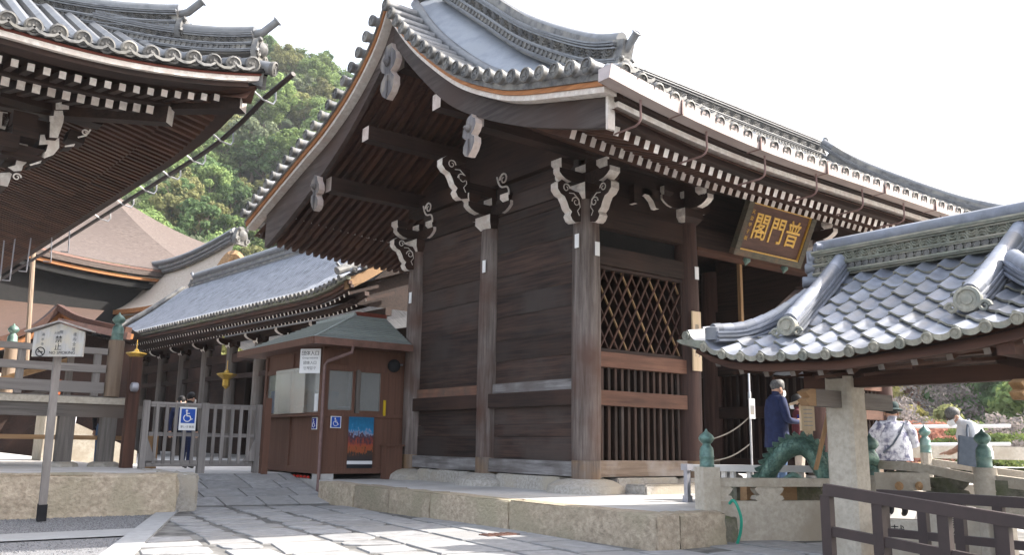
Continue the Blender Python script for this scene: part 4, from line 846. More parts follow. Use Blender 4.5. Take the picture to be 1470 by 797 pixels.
def gib(parent,x,y,z,s,bands=True,m='patina',name='finial'):
    b=B(); p=[(.135,0),(.138,.03),(.13,.04),(.13,.17),(.136,.18),(.136,.20),(.13,.21),(.128,.30),(.115,.35),(.085,.385),(.075,.40),(.075,.425),(.10,.44),(.138,.49),(.145,.53),(.12,.58),(.07,.62),(.03,.65),(.016,.69),(.001,.70)]
    b.lathe([(r*s,h*s) for r,h in p],(x,y,z),18); o=b.ob(name,m,parent,smooth=True); return o
vp=T('finial_post','timber newel post with green bronze onion finial on the veranda','post',(-5.05,vy,1.25)); B().lathe([(.135,1.245),(.14,2.3)],(-5.05,vy-.02,0),14).ob('post','newel_z',vp,smooth=True); gib(vp,-5.05,vy-.02,2.28,.8)
p2=at(20,470,y=13.5); vp=T('finial_post','smaller timber post with bronze finial behind the veranda rails','post',(p2.x,13.5,0)); zt=at(20,525,y=13.5).z; B().lathe([(.14,1.0),(.14,zt+.4)],(p2.x,13.5,0),12).ob('post','newel_z',vp,smooth=True); gib(vp,p2.x,13.5,zt+.4,.85)
# stair rails and stone steps glimpsed behind the veranda
sr=T('stair_rail','sloping timber stair rail behind the veranda','railing',(-5,10,0)); B().bar((-7.6,11,1.2),(-5.3,10.2,2.1),.1,.12).ob('rail','tan_x',sr); B().bar((-7.6,11,.7),(-5.3,10.2,1.6),.08,.1).ob('rail','grey_x',sr); B().box(-5.4,-5.28,10.1,10.25,-.1,2.2).ob('post','grey_z',sr)
tag(B().prism([(0,0),(2.0,0),(2.0,.3),(.2,1.1),(0,1.1)],(-5.4,12.5,-.1),(1,0,0),Z,(0,1.2,0)).ob('stair_flank','stonepale'),'pale stone stair flank seen beneath the veranda','stair')
tag(B().lathe([(1.0,0),(.98,.25),(.8,.42),(.5,.5),(.001,.52)],(-8.0,11.0,.0),24).ob('stone_mound','plaster',smooth=True),'low white rounded mound under the veranda','mound')
for (x,y,w_,h_,m,lab,cat) in ((-7.4,15.5,.5,2.0,'plaster','white plastered panel standing behind the veranda legs','panel'),(-4.5,16,.10,2.0,'orangewood','thin vermilion post behind the veranda legs','post'),(-6.2,16,.7,2.1,'cream','cream coloured panel behind the veranda legs','panel')): tag(B().box(x-w_/2,x+w_/2,y,y+.12,-.13,h_).ob('panel' if cat=='panel' else 'vermilion_post',m),lab,cat)
# ================================================================ NO SMOKING SIGN
ns_=T('no_smoking_sign','grey wooden no smoking notice board with little roof on a leaning post','sign',(-6.82,2.68,GZ))
pb,pt_=V((-6.82,2.68,GZ)),at(82,512,t=11.0); B().bar(pb,pb+(pt_-pb)*.1,.105,.085,0,(0,1,0)).ob('post_foot','blackcloth',ns_); B().bar(pb+(pt_-pb)*.1,pt_+Z*.3,.09,.065,0,(0,1,0)).ob('post','deck_z',ns_)
c=at(84.5,494,t=10.93); ux=(at(121,494,t=10.93)-at(48,494,t=10.93)); hw=ux.length/2; ux.normalize(); n=ux.cross(Z).normalized()
B().prism([(-hw,-.16),(hw,-.16),(hw,.15),(0,.26),(-hw,.15)],c,ux,Z,n*.03).ob('board','signgrey',ns_)
for s_ in (-1,1): B().bar(c+Z*.285+n*.0,c+ux*s_*(hw+.1)+Z*.155,.12,.018,0,Z).ob('roof_board','deck_x',ns_)
L_=lambda s,sz,a,d,m='ink': txt(s,sz,m,c+n*.017+ux*a+Z*d,ux,Z,ns_,'lettering',.0006)
L_('禁',.095,0.0,.05); L_('止',.095,0,-.045); L_('喫',.05,.025,.145,'inkgrey'); L_('火気',.035,-.03,.135,'inkgrey'); L_('NO SMOKING',.052,.06,-.115)
for i,ch in enumerate('境内全域'): L_(ch,.048,.20,.115-.062*i,'inkgrey')
for i,ch in enumerate('清水寺'): L_(ch,.042,-.20,.115-.06*i,'inkgrey')
b=B(); b.tube([c+n*.018+ux*(-.215+.055*math.cos(a))+Z*(-.10+.055*math.sin(a)) for a in frange(0,2*PI,20)],.006,4); b.bar(c+n*.018+ux*-.255+Z*-.06,c+n*.018+ux*-.175+Z*-.14,.006,.01); b.bar(c+n*.017+ux*-.245+Z*-.1,c+n*.017+ux*-.185+Z*-.1,.004,.012); b.ob('no_smoking_symbol','ink',ns_)
# ================================================================ CORRIDOR BUILDING WITH TILED ROOF
co=T('corridor_building','long open timber corridor hall with blue grey tiled roof','building',(3,18,-.13))
th_=R(5.0); cu,cv=V((math.cos(th_),math.sin(th_),0)),V((-math.sin(th_),math.cos(th_),0)); CO=V((1.05,10.4,.22))
def cp(a,b_,z): return CO+cu*a+cv*b_+Z*z
CL=20.5
def cz(a,b_):   # roof height: concave slope a=0 eave .. 3.4 ridge
    k=max(0,min(1,a/3.4)); e=.30*max(0,1-b_/2.2)**2*(1-k)+.25*max(0,(b_-18)/2.5)**2*(1-k); return 4.30+2.72*(k**1.2)+e
for sgn in (1,):
    b=B(); b.grid(lambda a,b_:cp(a,b_,cz(a,b_)),frange(0,3.4,9),frange(0,CL,30)); b.grid(lambda a,b_:cp(6.8-a,b_,cz(a,b_)),frange(0,3.4,6),frange(0,CL,12)); crf=b.ob('roof','tileroof',co,fix=False)
rr=B(); b_=.35
while b_<CL: rr.tube([cp(a,b_,cz(a,b_)+.03) for a in frange(-.06,3.3,8)],.065,6); b_+=.235
rr=rr.ob('round_tiles','tileroof',crf,smooth=True); rr['kind']='stuff'
ct=rolltile(.16,.068).mesh('eave_tile',['tile','tileold'],smooth=True); b_=.35; rz_=math.atan2(cu.y,cu.x)
while b_<CL: link('eave_tile',ct,crf,mx=Matrix.Translation(cp(.08,b_,cz(0,b_)+.045))@Matrix.Rotation(rz_,4,'Z')@Matrix.Rotation(R(-14),4,'Y')); b_+=.235
def cal(a,z,b0=.05,b1=CL,n=24): return [cp(a,b_,z+cz(0,b_)-4.30) for b_ in frange(b0,b1,n)]
for nm,a,z,w_,h_,m in (('eave_edge',.03,4.22,.14,.10,'stonedark'),('fascia',.10,4.10,.1,.09,'red_y'),('fascia',.16,4.01,.1,.08,'dark_y'),('eave_beam',.62,3.86,.14,.12,'dark_y')): B().sweep(cal(a,z),rect(w_,h_)).ob(nm,m,crf)
cr1=B().sweep([(0,0,0),(.9,0,.30)],rect(.065,.09),mi=[0,0,0,0,1]).mesh('rafter',['dark_x','white']); b_=.3
while b_<CL-.1:
    zz=cz(0,b_)-4.3; link('rafter',cr1,crf,mx=Matrix.Translation(cp(.22,b_,3.92+zz))@Matrix.Rotation(rz_,4,'Z')); link('rafter',cr1,crf,mx=Matrix.Translation(cp(.75,b_,3.80+zz))@Matrix.Rotation(rz_,4,'Z')); b_+=.235
b=B(); b.grid(lambda a,b_:cp(a,b_,3.98+a*.36+cz(0,b_)-4.3),frange(.1,3.3,4),frange(.1,CL,16)); b.ob('soffit','dark_y',crf,fix=False)
stackridge(crf,[cp(3.4,b_,6.92) for b_ in frange(1.4,CL-1.9,20)],-cu,name='main_ridge',h=.55,wd=.34,wave=False,disc=.05)
oni(crf,cp(3.4,1.3,6.97),-cv,1.0); oni(crf,cp(3.4,CL-1.7,6.97),cv,.9)
for e_,sg in ((.0,-1),(CL,1)):   # verges: rolls along the slope, discs facing out
    for a in frange(.15,3.2,11): 
        link('verge_tile',ct,crf,mx=Matrix.Translation(cp(a,e_+.1*-sg,cz(a,e_)+.06))@Matrix.Rotation(rz_+(R(90) if sg<0 else R(-90)),4,'Z'))
    b=B(); b.tube([cp(a,e_+.55*-sg,cz(a,e_)+.13) for a in frange(.0,3.3,10)],.09,8); b.tube([cp(a,e_+.95*-sg,cz(a,e_)+.15) for a in frange(.2,3.3,10)],.12,8); b.ob('descending_roll','tileold',crf,smooth=True)
oni(crf,cp(.35,.95,cz(.35,.9)+.05),-cu,.55); oni(crf,cp(.2,CL-.95,cz(.2,CL)+.05),-cu,.5)
b=B(); n=14
for k in range(n): a=3.4*k/(n-1); b.v+=[tuple(cp(a,.12,cz(a,0)-.10)),tuple(cp(a,.12,cz(a,0)-.42+.1*k/n)),tuple(cp(a,.2,cz(a,0)-.42+.1*k/n)),tuple(cp(a,.2,cz(a,0)-.10))]
for k in range(n-1):
    for j in range(4): b.f.append([k*4+j,k*4+(j+1)%4,k*4+4+(j+1)%4,k*4+4+j]); b.m.append(0)
b.ob('bargeboard','tan_y',crf); B().add([cp(.3,.5,3.9),cp(6.5,.5,3.9),cp(3.4,.5,6.75)],[(0,1,2)]).ob('gable','dark_y',crf)
b_=1.4; i=0
while b_<CL:
    for a in (1.5,5.3):
        p=cp(a,b_,0); po=B().lathe([(.19,-.35),(.19,3.6)],(p.x,p.y,.22),12).ob('post','grey_z' if a<2 else 'dark_z',co,smooth=True)
    o=cp(1.5,b_,3.62); br=B().bar(o+cv*-.45,o+cv*.45,.14,.16).ob('bracket_arm','dark_y',co); arm(br,o.x-.02,o.y,3.78,-cu,.55,h=.2,wd=.17,both=False); block(br,o.x,o.y,3.67,.2,.18)
    b_+=2.15; i+=1
for z,h in ((3.1,.3),(2.45,.16)): B().bar(cp(1.5,.3,z),cp(1.5,CL,z),.16,h).ob('tie_beam','dark_y',co)
B().bar(cp(1.5,.3,3.78),cp(1.5,CL,3.78),.2,.2).ob('top_beam','dark_y',co)
B().bar(cp(5.6,-3,1.9),cp(5.6,CL+9,1.9),.1,4.6).ob('back_wall','dark_y',co)
for k,(b0,b1,z0_,z1_,m) in enumerate(((1,6,1.9,2.5,'cream'),(7,12,1.7,2.2,'plaster'),(5,9,.9,1.25,'orangewood'),(9,15,1.4,1.7,'cream'))): B().bar(cp(5.45,b0,(z0_+z1_)/2),cp(5.45,b1,(z0_+z1_)/2),.06,z1_-z0_).ob('notice_band',m,co)
# gold hanging lanterns under the corridor
for (px,py,lab) in ((195,515,'gold hanging lantern next to the finial post'),(325,545,'gold hanging lantern between the corridor posts')):
    p=at(px,py,t=27.5); gl=T('hanging_lantern',lab,'lantern',(p.x,p.y,p.z))
    B().lathe([(.02,.32),(.07,.27),(.09,.22),(.30,.18),(.31,.15),(.12,.0),(.11,-.05)],p,6).ob('roof','goldleaf',gl); B().lathe([(.11,-.05),(.12,-.2),(.07,-.25),(.02,-.3)],p,6).ob('body','goldleaf',gl); B().tube([p+Z*.3,p+Z*.6],.012,5).ob('chain','gold',gl)
# visitors' court clutter seen through the barrier
tag(B().box(-3.9,-3.6,9.5,9.8,-.13,.55).ob('wooden_crate','tan_z'),'pale wooden stand behind the slatted barrier gate','stand')
# ================================================================ BARK ROOFED HALLS
def hipface(b,pts,n=10): pass
ha=T('bark_hall','grand hall with grey brown bark hip roof rising behind the corridor','building',(-5,48,-.1))
A_=[at(66,345,t=44),at(232,378,t=50),at(292,356,t=54),at(165,283,t=56)]
ap=at(150,268,t=57); e0,e1=at(-120,300,t=38),at(290,392,t=52.5); e2=at(330,360,t=66)
def bow(p,q,n,s): return [lerp(p,q,t)-Z*(s*4*t*(1-t)) for t in frange(0,1,n)]
def loft(name,m,c1,c2,parent,n=14,sag=.6,th=0,**k):
    b=B(); b.grid(lambda i,t:lerp(c1[i],c2[i],t)-Z*(sag*4*t*(1-t)*.6),list(range(len(c1))),frange(0,1,n)); return b.ob(name,m,parent,smooth=True,fix=False,**k)
ea=bow(e0,e1,14,.55); hro=loft('roof','bark',ea,[lerp(ap+V((-14,8,0)),ap,t) for t in frange(0,1,14)],ha,sag=.9); loft('roof_side','bark',bow(e1,e2,10,.4),[ap]*10,ha,sag=.9)
for k,(dz_,m,h,o) in enumerate(((-.30,'copper',.34,.0),(-.62,'orange_y',.16,.35),(-.95,'black',.3,.8))): B().sweep([p+Z*dz_+V((o,o,0)) for p in ea],rect(.5,h)).ob('eave_band','bark' if k==0 else m,ha)
B().sweep([p+Z*-.14 for p in ea],rect(.55,.12)).ob('eave_edge','copper',ha)
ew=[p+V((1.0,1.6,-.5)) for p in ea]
b=B(); b.add([p for p in ew]+[p-Z*9 for p in ew],[(i,i+1,15+i,14+i) for i in range(13)]); b.ob('wall','black',ha)  # sheet coloured black to put the deep under-eave shade into it
for i in range(30):
    p=lerp(ea[2],ea[-2],i/29)+V((1.0,2.2,-1.25)); B().box(p.x-.09,p.x+.09,p.y,p.y+.3,p.z-.1,p.z+.1).ob('rafter','whitewarm',ha)
hl=T('bark_lean_to','lower reddish brown bark roof of the hall below its dark eaves','roof',(-8,36,0)); q0,q1=at(-60,424,t=41),at(150,446,t=45); q2,q3=at(-120,500,t=33),at(110,480,t=36)
loft('roof','barkbrown',[lerp(q0,q1,t) for t in frange(0,1,6)],[lerp(q2,q3,t) for t in frange(0,1,6)],hl,sag=.1); B().bar(q2-Z*.2,q3-Z*.2,.3,.4).ob('eave','barkbrown',hl)
hb=T('bark_porch','pale bark roofed porch with tiled ridge and rounded orange gable','building',(3,33,0))
r0,r1=at(190,398,t=52.8),at(336,350,t=44.4); s0,s1=at(105,445,t=51.6),at(322,420,t=43.8); m0=at(265,452,t=44.4)
ridge=[lerp(r0,r1,t)-Z*(.5*math.sin(PI*t)) for t in frange(0,1,12)]; low=crom([at(105,447,t=51.6),at(165,445,t=48.0),at(230,436,t=45.6),at(285,416,t=43.9),at(325,385,t=43.2)],3)[:12]
loft('roof','bark2',ridge,low,hb,sag=.5,n=10); B().sweep([p-Z*.16 for p in low],rect(.3,.24)).ob('verge','orange_y',hb); B().sweep([p-Z*.45+V((.3,.3,0)) for p in low],rect(.35,.22)).ob('verge','tan_y',hb)
stackridge(hb,[p+Z*.02 for p in ridge],(-.4,-.9,0),name='tiled_ridge',h=.62,wd=.5,wave=False,disc=.10); oni(hb,r1+V((.2,-.3,-.1)),(.5,-.8,0),2.1,tubeup=False)
gb=crom([at(300,418,t=43.2),at(318,385,t=43.2),at(334,366,t=43.2),at(346,376,t=43.2),at(352,396,t=43.2)],5); B().sweep(gb,rect(.30,.42),up=(.5,-.8,0)).ob('gable_arch','tan_y',hb); B().sweep([p-Z*.22+V((.2,.2,0)) for p in gb],rect(.2,.26),up=(.5,-.8,0)).ob('gable_arch','orange_y',hb)
b=B(); b.add([p+V((.4,.5,-.2)) for p in gb],[tuple(range(len(gb)))]); b.ob('gable_panel','red_y',hb)
b=B(); b.add([p+V((.6,.6,-.5)) for p in low]+[p+V((.6,.6,-7)) for p in low],[(i,i+1,13+i,12+i) for i in range(11)]); b.ob('wall','dark_y',hb)
hc=T('small_bark_gable','small reddish bark roofed gable below the large halls','building',(-4,24,0))
g0,g1,g2=at(85,437,t=30),at(-30,492,t=28),at(185,470,t=29); bk=V((3,8,0))
lf=crom([g0,lerp(g0,g1,.25)-Z*.28,lerp(g0,g1,.6)-Z*.22,g1],5); rt=crom([g0,lerp(g0,g2,.3)-Z*.16,lerp(g0,g2,.7)-Z*.1,g2],5)
for nm,cv_ in (('roof',lf),('roof',rt)): loft(nm,'barkbrown',cv_,[p+bk+Z*.3 for p in cv_],hc,n=3,sag=0); B().sweep([p-Z*.1 for p in cv_],rect(.3,.2),up=(0,0,1)).ob('verge','red_y',hc); B().sweep([p-Z*.28+V((.15,.2,0)) for p in cv_],rect(.2,.18)).ob('verge','orange_y',hc)
b=B(); b.add([p+V((.5,1.0,-.5)) for p in lf[::-1]]+[p+V((.5,1.0,-.5)) for p in rt[1:]]+[rt[-1]+V((.5,1,-4)),lf[-1]+V((.5,1,-4))],[tuple(range(len(lf)+len(rt)+1))]); b.ob('gable','dark_y',hc)
B().bar(at(86,462,t=29.4),at(185,483,t=28.6),.2,.22).ob('rail','copper',hc)
b=B(); b.lathe([(.10,-3.2),(.10,.9)],at(112,500,t=27),8); tag(b.ob('rain_chain_pole','tan_z'),'thin pale pole rising in front of the dark hall eaves','pole') if False else None
p=at(50,330,t=26); q_=at(38,520,t=25); tag(B().tube([p,q_],[.07,.07],8).lathe([(.16,-.1),(.22,.1),(.10,.25)],p,10).ob('downpipe','newel_z',smooth=True),'pale bamboo coloured downpipe with funnel under the big left eave','downpipe')
# ================================================================ LEFT HALL: ONLY ITS EAVE CORNER SHOWS
lh=T('sutra_hall','tiled hall whose upturned eave corner overhangs the terrace','building',(-7.5,6,0))
th2=R(3.4); lu,lv=V((math.cos(th2),math.sin(th2),0)),V((-math.sin(th2),math.cos(th2),0)); LT=V((-4.52873558,1.98300436,0))
def lp(a,b_,z): return LT+lu*a+lv*b_+Z*z
LA,LBk=-7.0,22.0
ucurve=lambda d:.44*max(0,1-d/3.0)**2
def up_(a,b_): return ucurve(max(0,-a))*max(0,1-b_/3.5)+ucurve(max(0,b_))*max(0,1+a/3.5)*(1 if b_>0 else 1) - .44*max(0,1-b_/3.5)*max(0,1+a/3.5)*(ucurve(max(-a,b_))/.44)
def u2(a,b_): return max(ucurve(max(0,-a)) if b_<1.6 else 0, ucurve(max(0,b_)) if a>-1.6 else 0)
def uf(a): return ucurve(-a)
def us(b_): return ucurve(b_)
# soffit: two sloping planes meeting on the hip line
def sofz(d): return 5.08+.30*d if d<1.1 else 5.22+.36*(d-.0)-.19
def edge_dist(a,b_): return min(-a-.1,b_-.1)
so_=B(); 
fa=frange(0,LA,20)
so_.grid(lambda a,k:lp(a,.15+k*(-a) if k*(-a)<9 else 9,5.30+.24*k*(-a)+uf(a)*(1-k*.7)),frange(-.15,LA,20),frange(0,1,8))
so_.grid(lambda b_,k:lp(-.15-k*min(b_,7),b_,5.30+.24*k*min(b_,7)+us(b_)*(1-k*.7)),frange(.15,LBk,40),frange(0,1,8)); sof=so_.ob('soffit','red_x',lh,fix=False)
def lcf(b_,z,a0=-.12,a1=LA,n=24): return [lp(a,b_,z+uf(a)) for a in frange(a0,a1,n)]
def lcs(a,z,b0=.12,b1=LBk,n=30): return [lp(a,b_,z+us(b_)) for b_ in frange(b0,b1,n)]
for nm,o_,z,w_,h_,m in (('eave_board',.28,5.325,.26,.085,'dark_x'),('fascia',.14,5.395,.12,.075,'white'),('fascia_red',.12,5.45,.12,.03,'redpaint'),('underlay',.10,5.50,.18,.06,'black')):
    B().sweep(lcf(o_,z,-o_-.0),rect(w_,h_)).ob(nm,m,lh); B().sweep(lcs(-o_,z,o_),rect(w_,h_)).ob(nm,'dark_y' if m=='white' else m,lh)
fr1=B().sweep([(0,0,0),(0,.75,.16)],rect(.085,.10),mi=[0,0,0,0,1]).mesh('rafter',['dark_y','white']); fr2=B().sweep([(0,0,0),(0,1.6,.42)],rect(.10,.12),mi=[0,0,0,0,1]).mesh('rafter',['dark_y','white'])
a=-.62; rzl=th2
while a>LA:
    link('rafter',fr1,lh,mx=Matrix.Translation(lp(a,.45,5.195+uf(a)))@Matrix.Rotation(rzl,4,'Z')); 
    if a<-1.35: link('rafter',fr2,lh,mx=Matrix.Translation(lp(a+.02,1.1,5.16+uf(a)*.9))@Matrix.Rotation(rzl,4,'Z'))
    a-=.188
sr1=B().sweep([(0,0,0),(-.75,0,.16)],rect(.085,.10)).mesh('rafter',['red_x']); sr2=B().sweep([(0,0,0),(-2.6,0,.62)],rect(.09,.11)).mesh('rafter',['red_x'])
b_=.7
while b_<LBk:
    link('rafter',sr1,lh,mx=Matrix.Translation(lp(-.42,b_,5.19+us(b_)))@Matrix.Rotation(rzl,4,'Z'))
    if b_>1.3: link('rafter',sr2,lh,mx=Matrix.Translation(lp(-1.05,b_,5.17+us(b_)*.9))@Matrix.Rotation(rzl,4,'Z'))
    b_+=.178
B().sweep(lcf(1.06,5.28,-1.1),rect(.14,.12)).ob('eave_beam','dark_x',lh); B().sweep(lcs(-1.06,5.28,1.1),rect(.14,.12)).ob('eave_beam','dark_y',lh)
B().sweep([lp(-.22,.42,5.50),lp(-1.4,1.6,5.50),lp(-4,4.2,6.1)],rect(.24,.28),mi=[0,0,0,0,1]).ob('corner_beam',['dark_x','white'],lh); B().sweep([lp(-1.05,1.1,5.25),lp(-2.4,2.4,5.38),lp(-4,4.2,5.9)],rect(.2,.26),mi=[0,0,0,0,1]).ob('corner_beam',['dark_x','white'],lh)
# tiles of the eave edge
def edz(a): return float(np.interp(-a,[0,.3,.6,.88,1.17,1.45,1.74,2.02,2.31,2.6,3.45,8],[6.0,5.95,5.86,5.81,5.77,5.71,5.66,5.63,5.59,5.585,5.55,5.53]))
lt=rolltile(.45,.098).mesh('eave_tile',['tile','tileold'],smooth=True); lf_=B().prism([(-.16,.03),(-.09,-.03),(0,-.05),(.09,-.03),(.16,.03),(.16,.07),(.09,.01),(0,-.01),(-.09,.01),(-.16,.07)],(0,0,0),(1,0,0),Z,(0,.06,0)).mesh('flat_eave_tile','tileold')
a=-.30
while a>LA:
    link('eave_tile',lt,lh,mx=Matrix.Translation(lp(a,.42,edz(a)+.13))@Matrix.Rotation(rzl+R(90),4,'Z')@Matrix.Rotation(R(-17),4,'Y')); link('flat_eave_tile',lf_,lh,mx=Matrix.Translation(lp(a-.14,.0,edz(a-.14)-.05))@Matrix.Rotation(rzl,4,'Z')); a-=.287
b_=.35
while b_<LBk:
    link('eave_tile',lt,lh,mx=Matrix.Translation(lp(-.42,b_,edz(-b_)+.13))@Matrix.Rotation(rzl+R(180),4,'Z')@Matrix.Rotation(R(-17),4,'Y')); b_+=.287
link('eave_tile',lt,lh,mx=Matrix.Translation(lp(-.28,.28,6.05))@Matrix.Rotation(rzl+R(135),4,'Z')@Matrix.Rotation(R(-12),4,'Y'))
# roof surface
rs_=B()
def rsz(d): return 5.62+.42*d+.035*d*d
rs_.grid(lambda a,k:lp(a,.1+k*min(-a,7),edz(a)*(1-k)+k*(rsz(min(-a,7)))+.02),frange(-.02,LA,18),frange(0,1,9)); rs_.grid(lambda b_,k:lp(-.1-k*min(b_,7),b_,edz(-b_)*(1-k)+k*rsz(min(b_,7))+.02),frange(.02,LBk,30),frange(0,1,9)); rs_.ob('roof','tileold',lh,fix=False)
rr=B(); a=-.587
while a>LA:
    L=min(-a,6.5); rr.tube([lp(a,.3+k*(L-.3),lerp(edz(a),rsz(L),k)+.09) for k in frange(0,1,5)],.088,7); a-=.287
rr=rr.ob('round_tiles','tile',lh,smooth=True); rr['kind']='stuff'
# hip ridges with lattice and demon tiles
hp=[lp(-k-.05,k+.25,zz) for k,zz in ((1.9,6.62),(1.3,6.42),(.8,6.30),(.4,6.25),(.1,6.25))]
stackridge(lh,crom(hp,3),(-.7,-.7,0)+0*Z if False else (-.7,-.7,0),name='hip_ridge',h=.34,wd=.26,disc=.04); 
oni(lh,lp(-.10,.30,6.14),(lu-lv),.85)
hp2=[lp(-k-1.0,k+1.25,zz) for k,zz in ((3.0,7.7),(2.0,7.12),(1.0,6.78),(.3,6.66),(0,6.64))]
stackridge(lh,crom(hp2,3),(-.7,-.7,0),name='hip_ridge',h=.36,wd=.28,disc=.04); oni(lh,lp(-.95,1.2,6.52),(lu-lv),.85)
# gutter pole of the side eave with hooks, and the hanging L rods
B().tube([lp(.22,-.28,5.86)]+[lp(.12,b_,5.66+us(b_)*.9-.28) for b_ in frange(.4,LBk,26)],.04,8).ob('gutter','brownrail',lh,smooth=True)
hk2=B().tube([(-.35,0,.05),(-.05,0,-.13),(.12,0,-.16),(.16,0,-.08),(.14,0,.12)],.014,6).mesh('gutter_hook','silver',smooth=True)
for b_ in (.35,1.9,3.1,4.3,5.6,7.0,8.6): link('gutter_hook',hk2,lh,mx=Matrix.Translation(lp(.1,b_,5.42+us(b_)*.9))@Matrix.Rotation(rzl,4,'Z'))
for (px0,py0,px1,py1) in ((107,228,98,362),(77,265,73,376),(52,285,38,390),(27,300,14,403),(9,318,0,402)):
    p0_,p1_=at(px0,py0,t=21),at(px1,py1,t=21); tag(B().tube([p0_,lerp(p0_,p1_,.95),p1_,at(px1-11,py1-1,t=21)],.016,6).ob('hanging_rod','rodgrey',smooth=True),'thin L-shaped metal rod hanging under the left eave','rod','rods hanging under the left eave')
# bracket cluster at the body corner
lb=B().box(-7.85,-7.6,4.9,5.15,4.6,5.3).ob('bracket','dark_z',lh)
def lw(px,py,px2,py2,bq,m='white',d=.16):  # pieces painted white on their ends: corner-to-corner box at depth b
    pass
def LQ(px,py,b_):
    d=ray(px,py); t=((LT-CAM).dot(lv)+b_)/d.dot(lv); return CAM+d*t
def endpiece(out,b_,depth=.55,nm='bracket_arm'):
    pts=[LQ(px,py,b_) for px,py in out]; n=len(pts); b=B(); dv=lv*depth
    b.add(pts+[p+dv for p in pts],[tuple(range(n))]+[(k,(k+1)%n,n+(k+1)%n,n+k) for k in range(n)],[1]+[0]*n); b.ob(nm,['dark_y','white'],lb)
endpiece([(80,142),(99,142),(99,157),(80,157)],2.0,1.5); endpiece([(78,158),(90,158),(91,165),(92,166),(91,175),(83,198),(71,197),(72,175),(71,174),(71,166),(77,166)],2.05); endpiece([(58,193),(64,193),(66,201),(85,198),(85,212),(77,222),(64,227),(54,222),(66,217),(69,207),(56,208)],2.2)
endpiece([(25,200),(40,202),(40,215),(37,221),(24,217),(26,209)],2.3); endpiece([(12,212),(19,214),(21,219),(40,224),(40,232),(33,238),(31,245),(20,246),(11,240),(22,237),(24,229),(10,227)],2.35); endpiece([(0,160),(11,161),(13,172),(7,186),(0,184)],2.2); endpiece([(0,248),(18,247),(14,260),(11,268),(0,266)],2.5); endpiece([(0,195),(4,195),(4,212),(0,212)],2.3)
endpiece([(93,209),(108,206),(106,210),(93,211)],2.1,.3); endpiece([(42,236),(60,230),(58,234),(44,238)],2.2,.3)
for q_,s_ in ((LQ(122,190,2.1),.05),(LQ(24,254,2.4),.06)): b=B(); scroll(b,q_,lu,Z,s_,0,.012); b.ob('scroll','white',lb)
B().tube([LQ(130,186,2.1),LQ(124,194,2.1),LQ(112,197,2.1)],.013,5).ob('scroll_tail','white',lb)
for (pa,pb_,h) in (((0,130),(145,172),.26),((0,175),(75,190),.2),((0,215),(60,228),.2),((95,195),(118,203),.16)): B().bar(LQ(*pa,2.35),LQ(*pb_,2.35),.3,h).ob('bracket_beam','dark_x',lb)
for (px,py,s_) in ((32,176,.16),(33,192,.17),(8,205,.14)): q_=LQ(px,py,2.15); B().obox(q_,lu*s_,lv*.2,Z*.1).ob('bearing_block','dark_x',lb)
B().lathe([(.2,0),(.2,4.2)],(-9.3,5.6,0),12).ob('post','redpost_z',lh,smooth=True)
B().obox(lp(-7.5,12,4.2),lu*2.0,lv*7,Z*.9).ob('wall','dark_y',lh)
# ================================================================ WATER PAVILION (right)
wp=T('water_pavilion','small stone pillared water pavilion with blue grey pantile roof','pavilion',(.4,-5.6,-.65))
def eY(y): return float(np.interp(y,[-8,-7.3,-6.95,-6.57,-5.96,-5.28,-4.32,-3.96,-3.7,-3.48,-3.3],[.5,.26,.16,.10,.05,.0,.03,.09,.19,.32,.42]))
XE,XR=-1.62,.40
def wz_(x,y):
    k=max(-.1,min(1,(x-XE)/(XR-XE))); return 1.375+1.16*(k*.82+.18*k*k*(1 if k>0 else -1))+eY(y)*max(0,1-k*1.6)
pil=[(-.63,-4.74),(-.63,-6.75),(1.43,-3.52),(1.43,-7.6)]
for (x,y) in pil:
    s=.155; c_=.035; out=[(-s+c_,-s),(s-c_,-s),(s,-s+c_),(s,s-c_),(s-c_,s),(-s+c_,s),(-s,s-c_),(-s,-s+c_)]
    b=B(); vs=[(x+a*1.06,y+d*1.06,-.68) for a,d in out]+[(x+a*.97,y+d*.97,1.24) for a,d in out]; b.add(vs,[tuple(range(8)),tuple(range(8,16))]+[(k,(k+1)%8,8+(k+1)%8,8+k) for k in range(8)]); b.ob('pillar','stonepale',wp)
for y in (-4.74,-6.75):
    B().bar((-1.22,y,1.0),(.2,y,1.0),.11,.17).ob('tie_beam','grey_x',wp)
    B().prism([(-.1,.085),(.0,.085),(.0,-.085),(-.14,-.085),(-.2,-.03),(-.12,.0),(-.2,.05)],(-1.20,y,1.0),(1,0,0),Z,(0,.10,0)).ob('beam_nose','tan_x',wp)
    B().bar((-1.5,y,1.34),(.3,y,1.34),.14,.14).ob('eave_beam','red_x',wp)
for x in (-.63,1.43):
    (B().bar((x,-4.3,1.20),(x,-7.7,1.20),.14,.15).ob('tie_beam','red_y',wp) if x<0 else None); B().bar((x,-3.5,1.45+(.22 if x>0 else 0)),(x,-7.9,1.45+(.22 if x>0 else 0)),.14,.14).ob('eave_beam','red_y',wp)
    for y in ((-4.74,-6.75) if x<0 else ()):
        B().prism([(-.5,.15),(-.42,.02),(-.2,-.04),(.2,-.04),(.42,.02),(.5,.15)],(x,y,1.26),(0,1,0),Z,(.16,0,0)).ob('bracket_arm','dark_y',wp); B().prism([(-.5,.15),(-.42,.02),(-.2,-.04),(.2,-.04),(.42,.02),(.5,.15)],(x,y,1.255),(1,0,0),Z,(0,.15,0)).ob('bracket_arm','dark_x',wp)
prf=T('x','x','x'); bpy.data.objects.remove(prf)
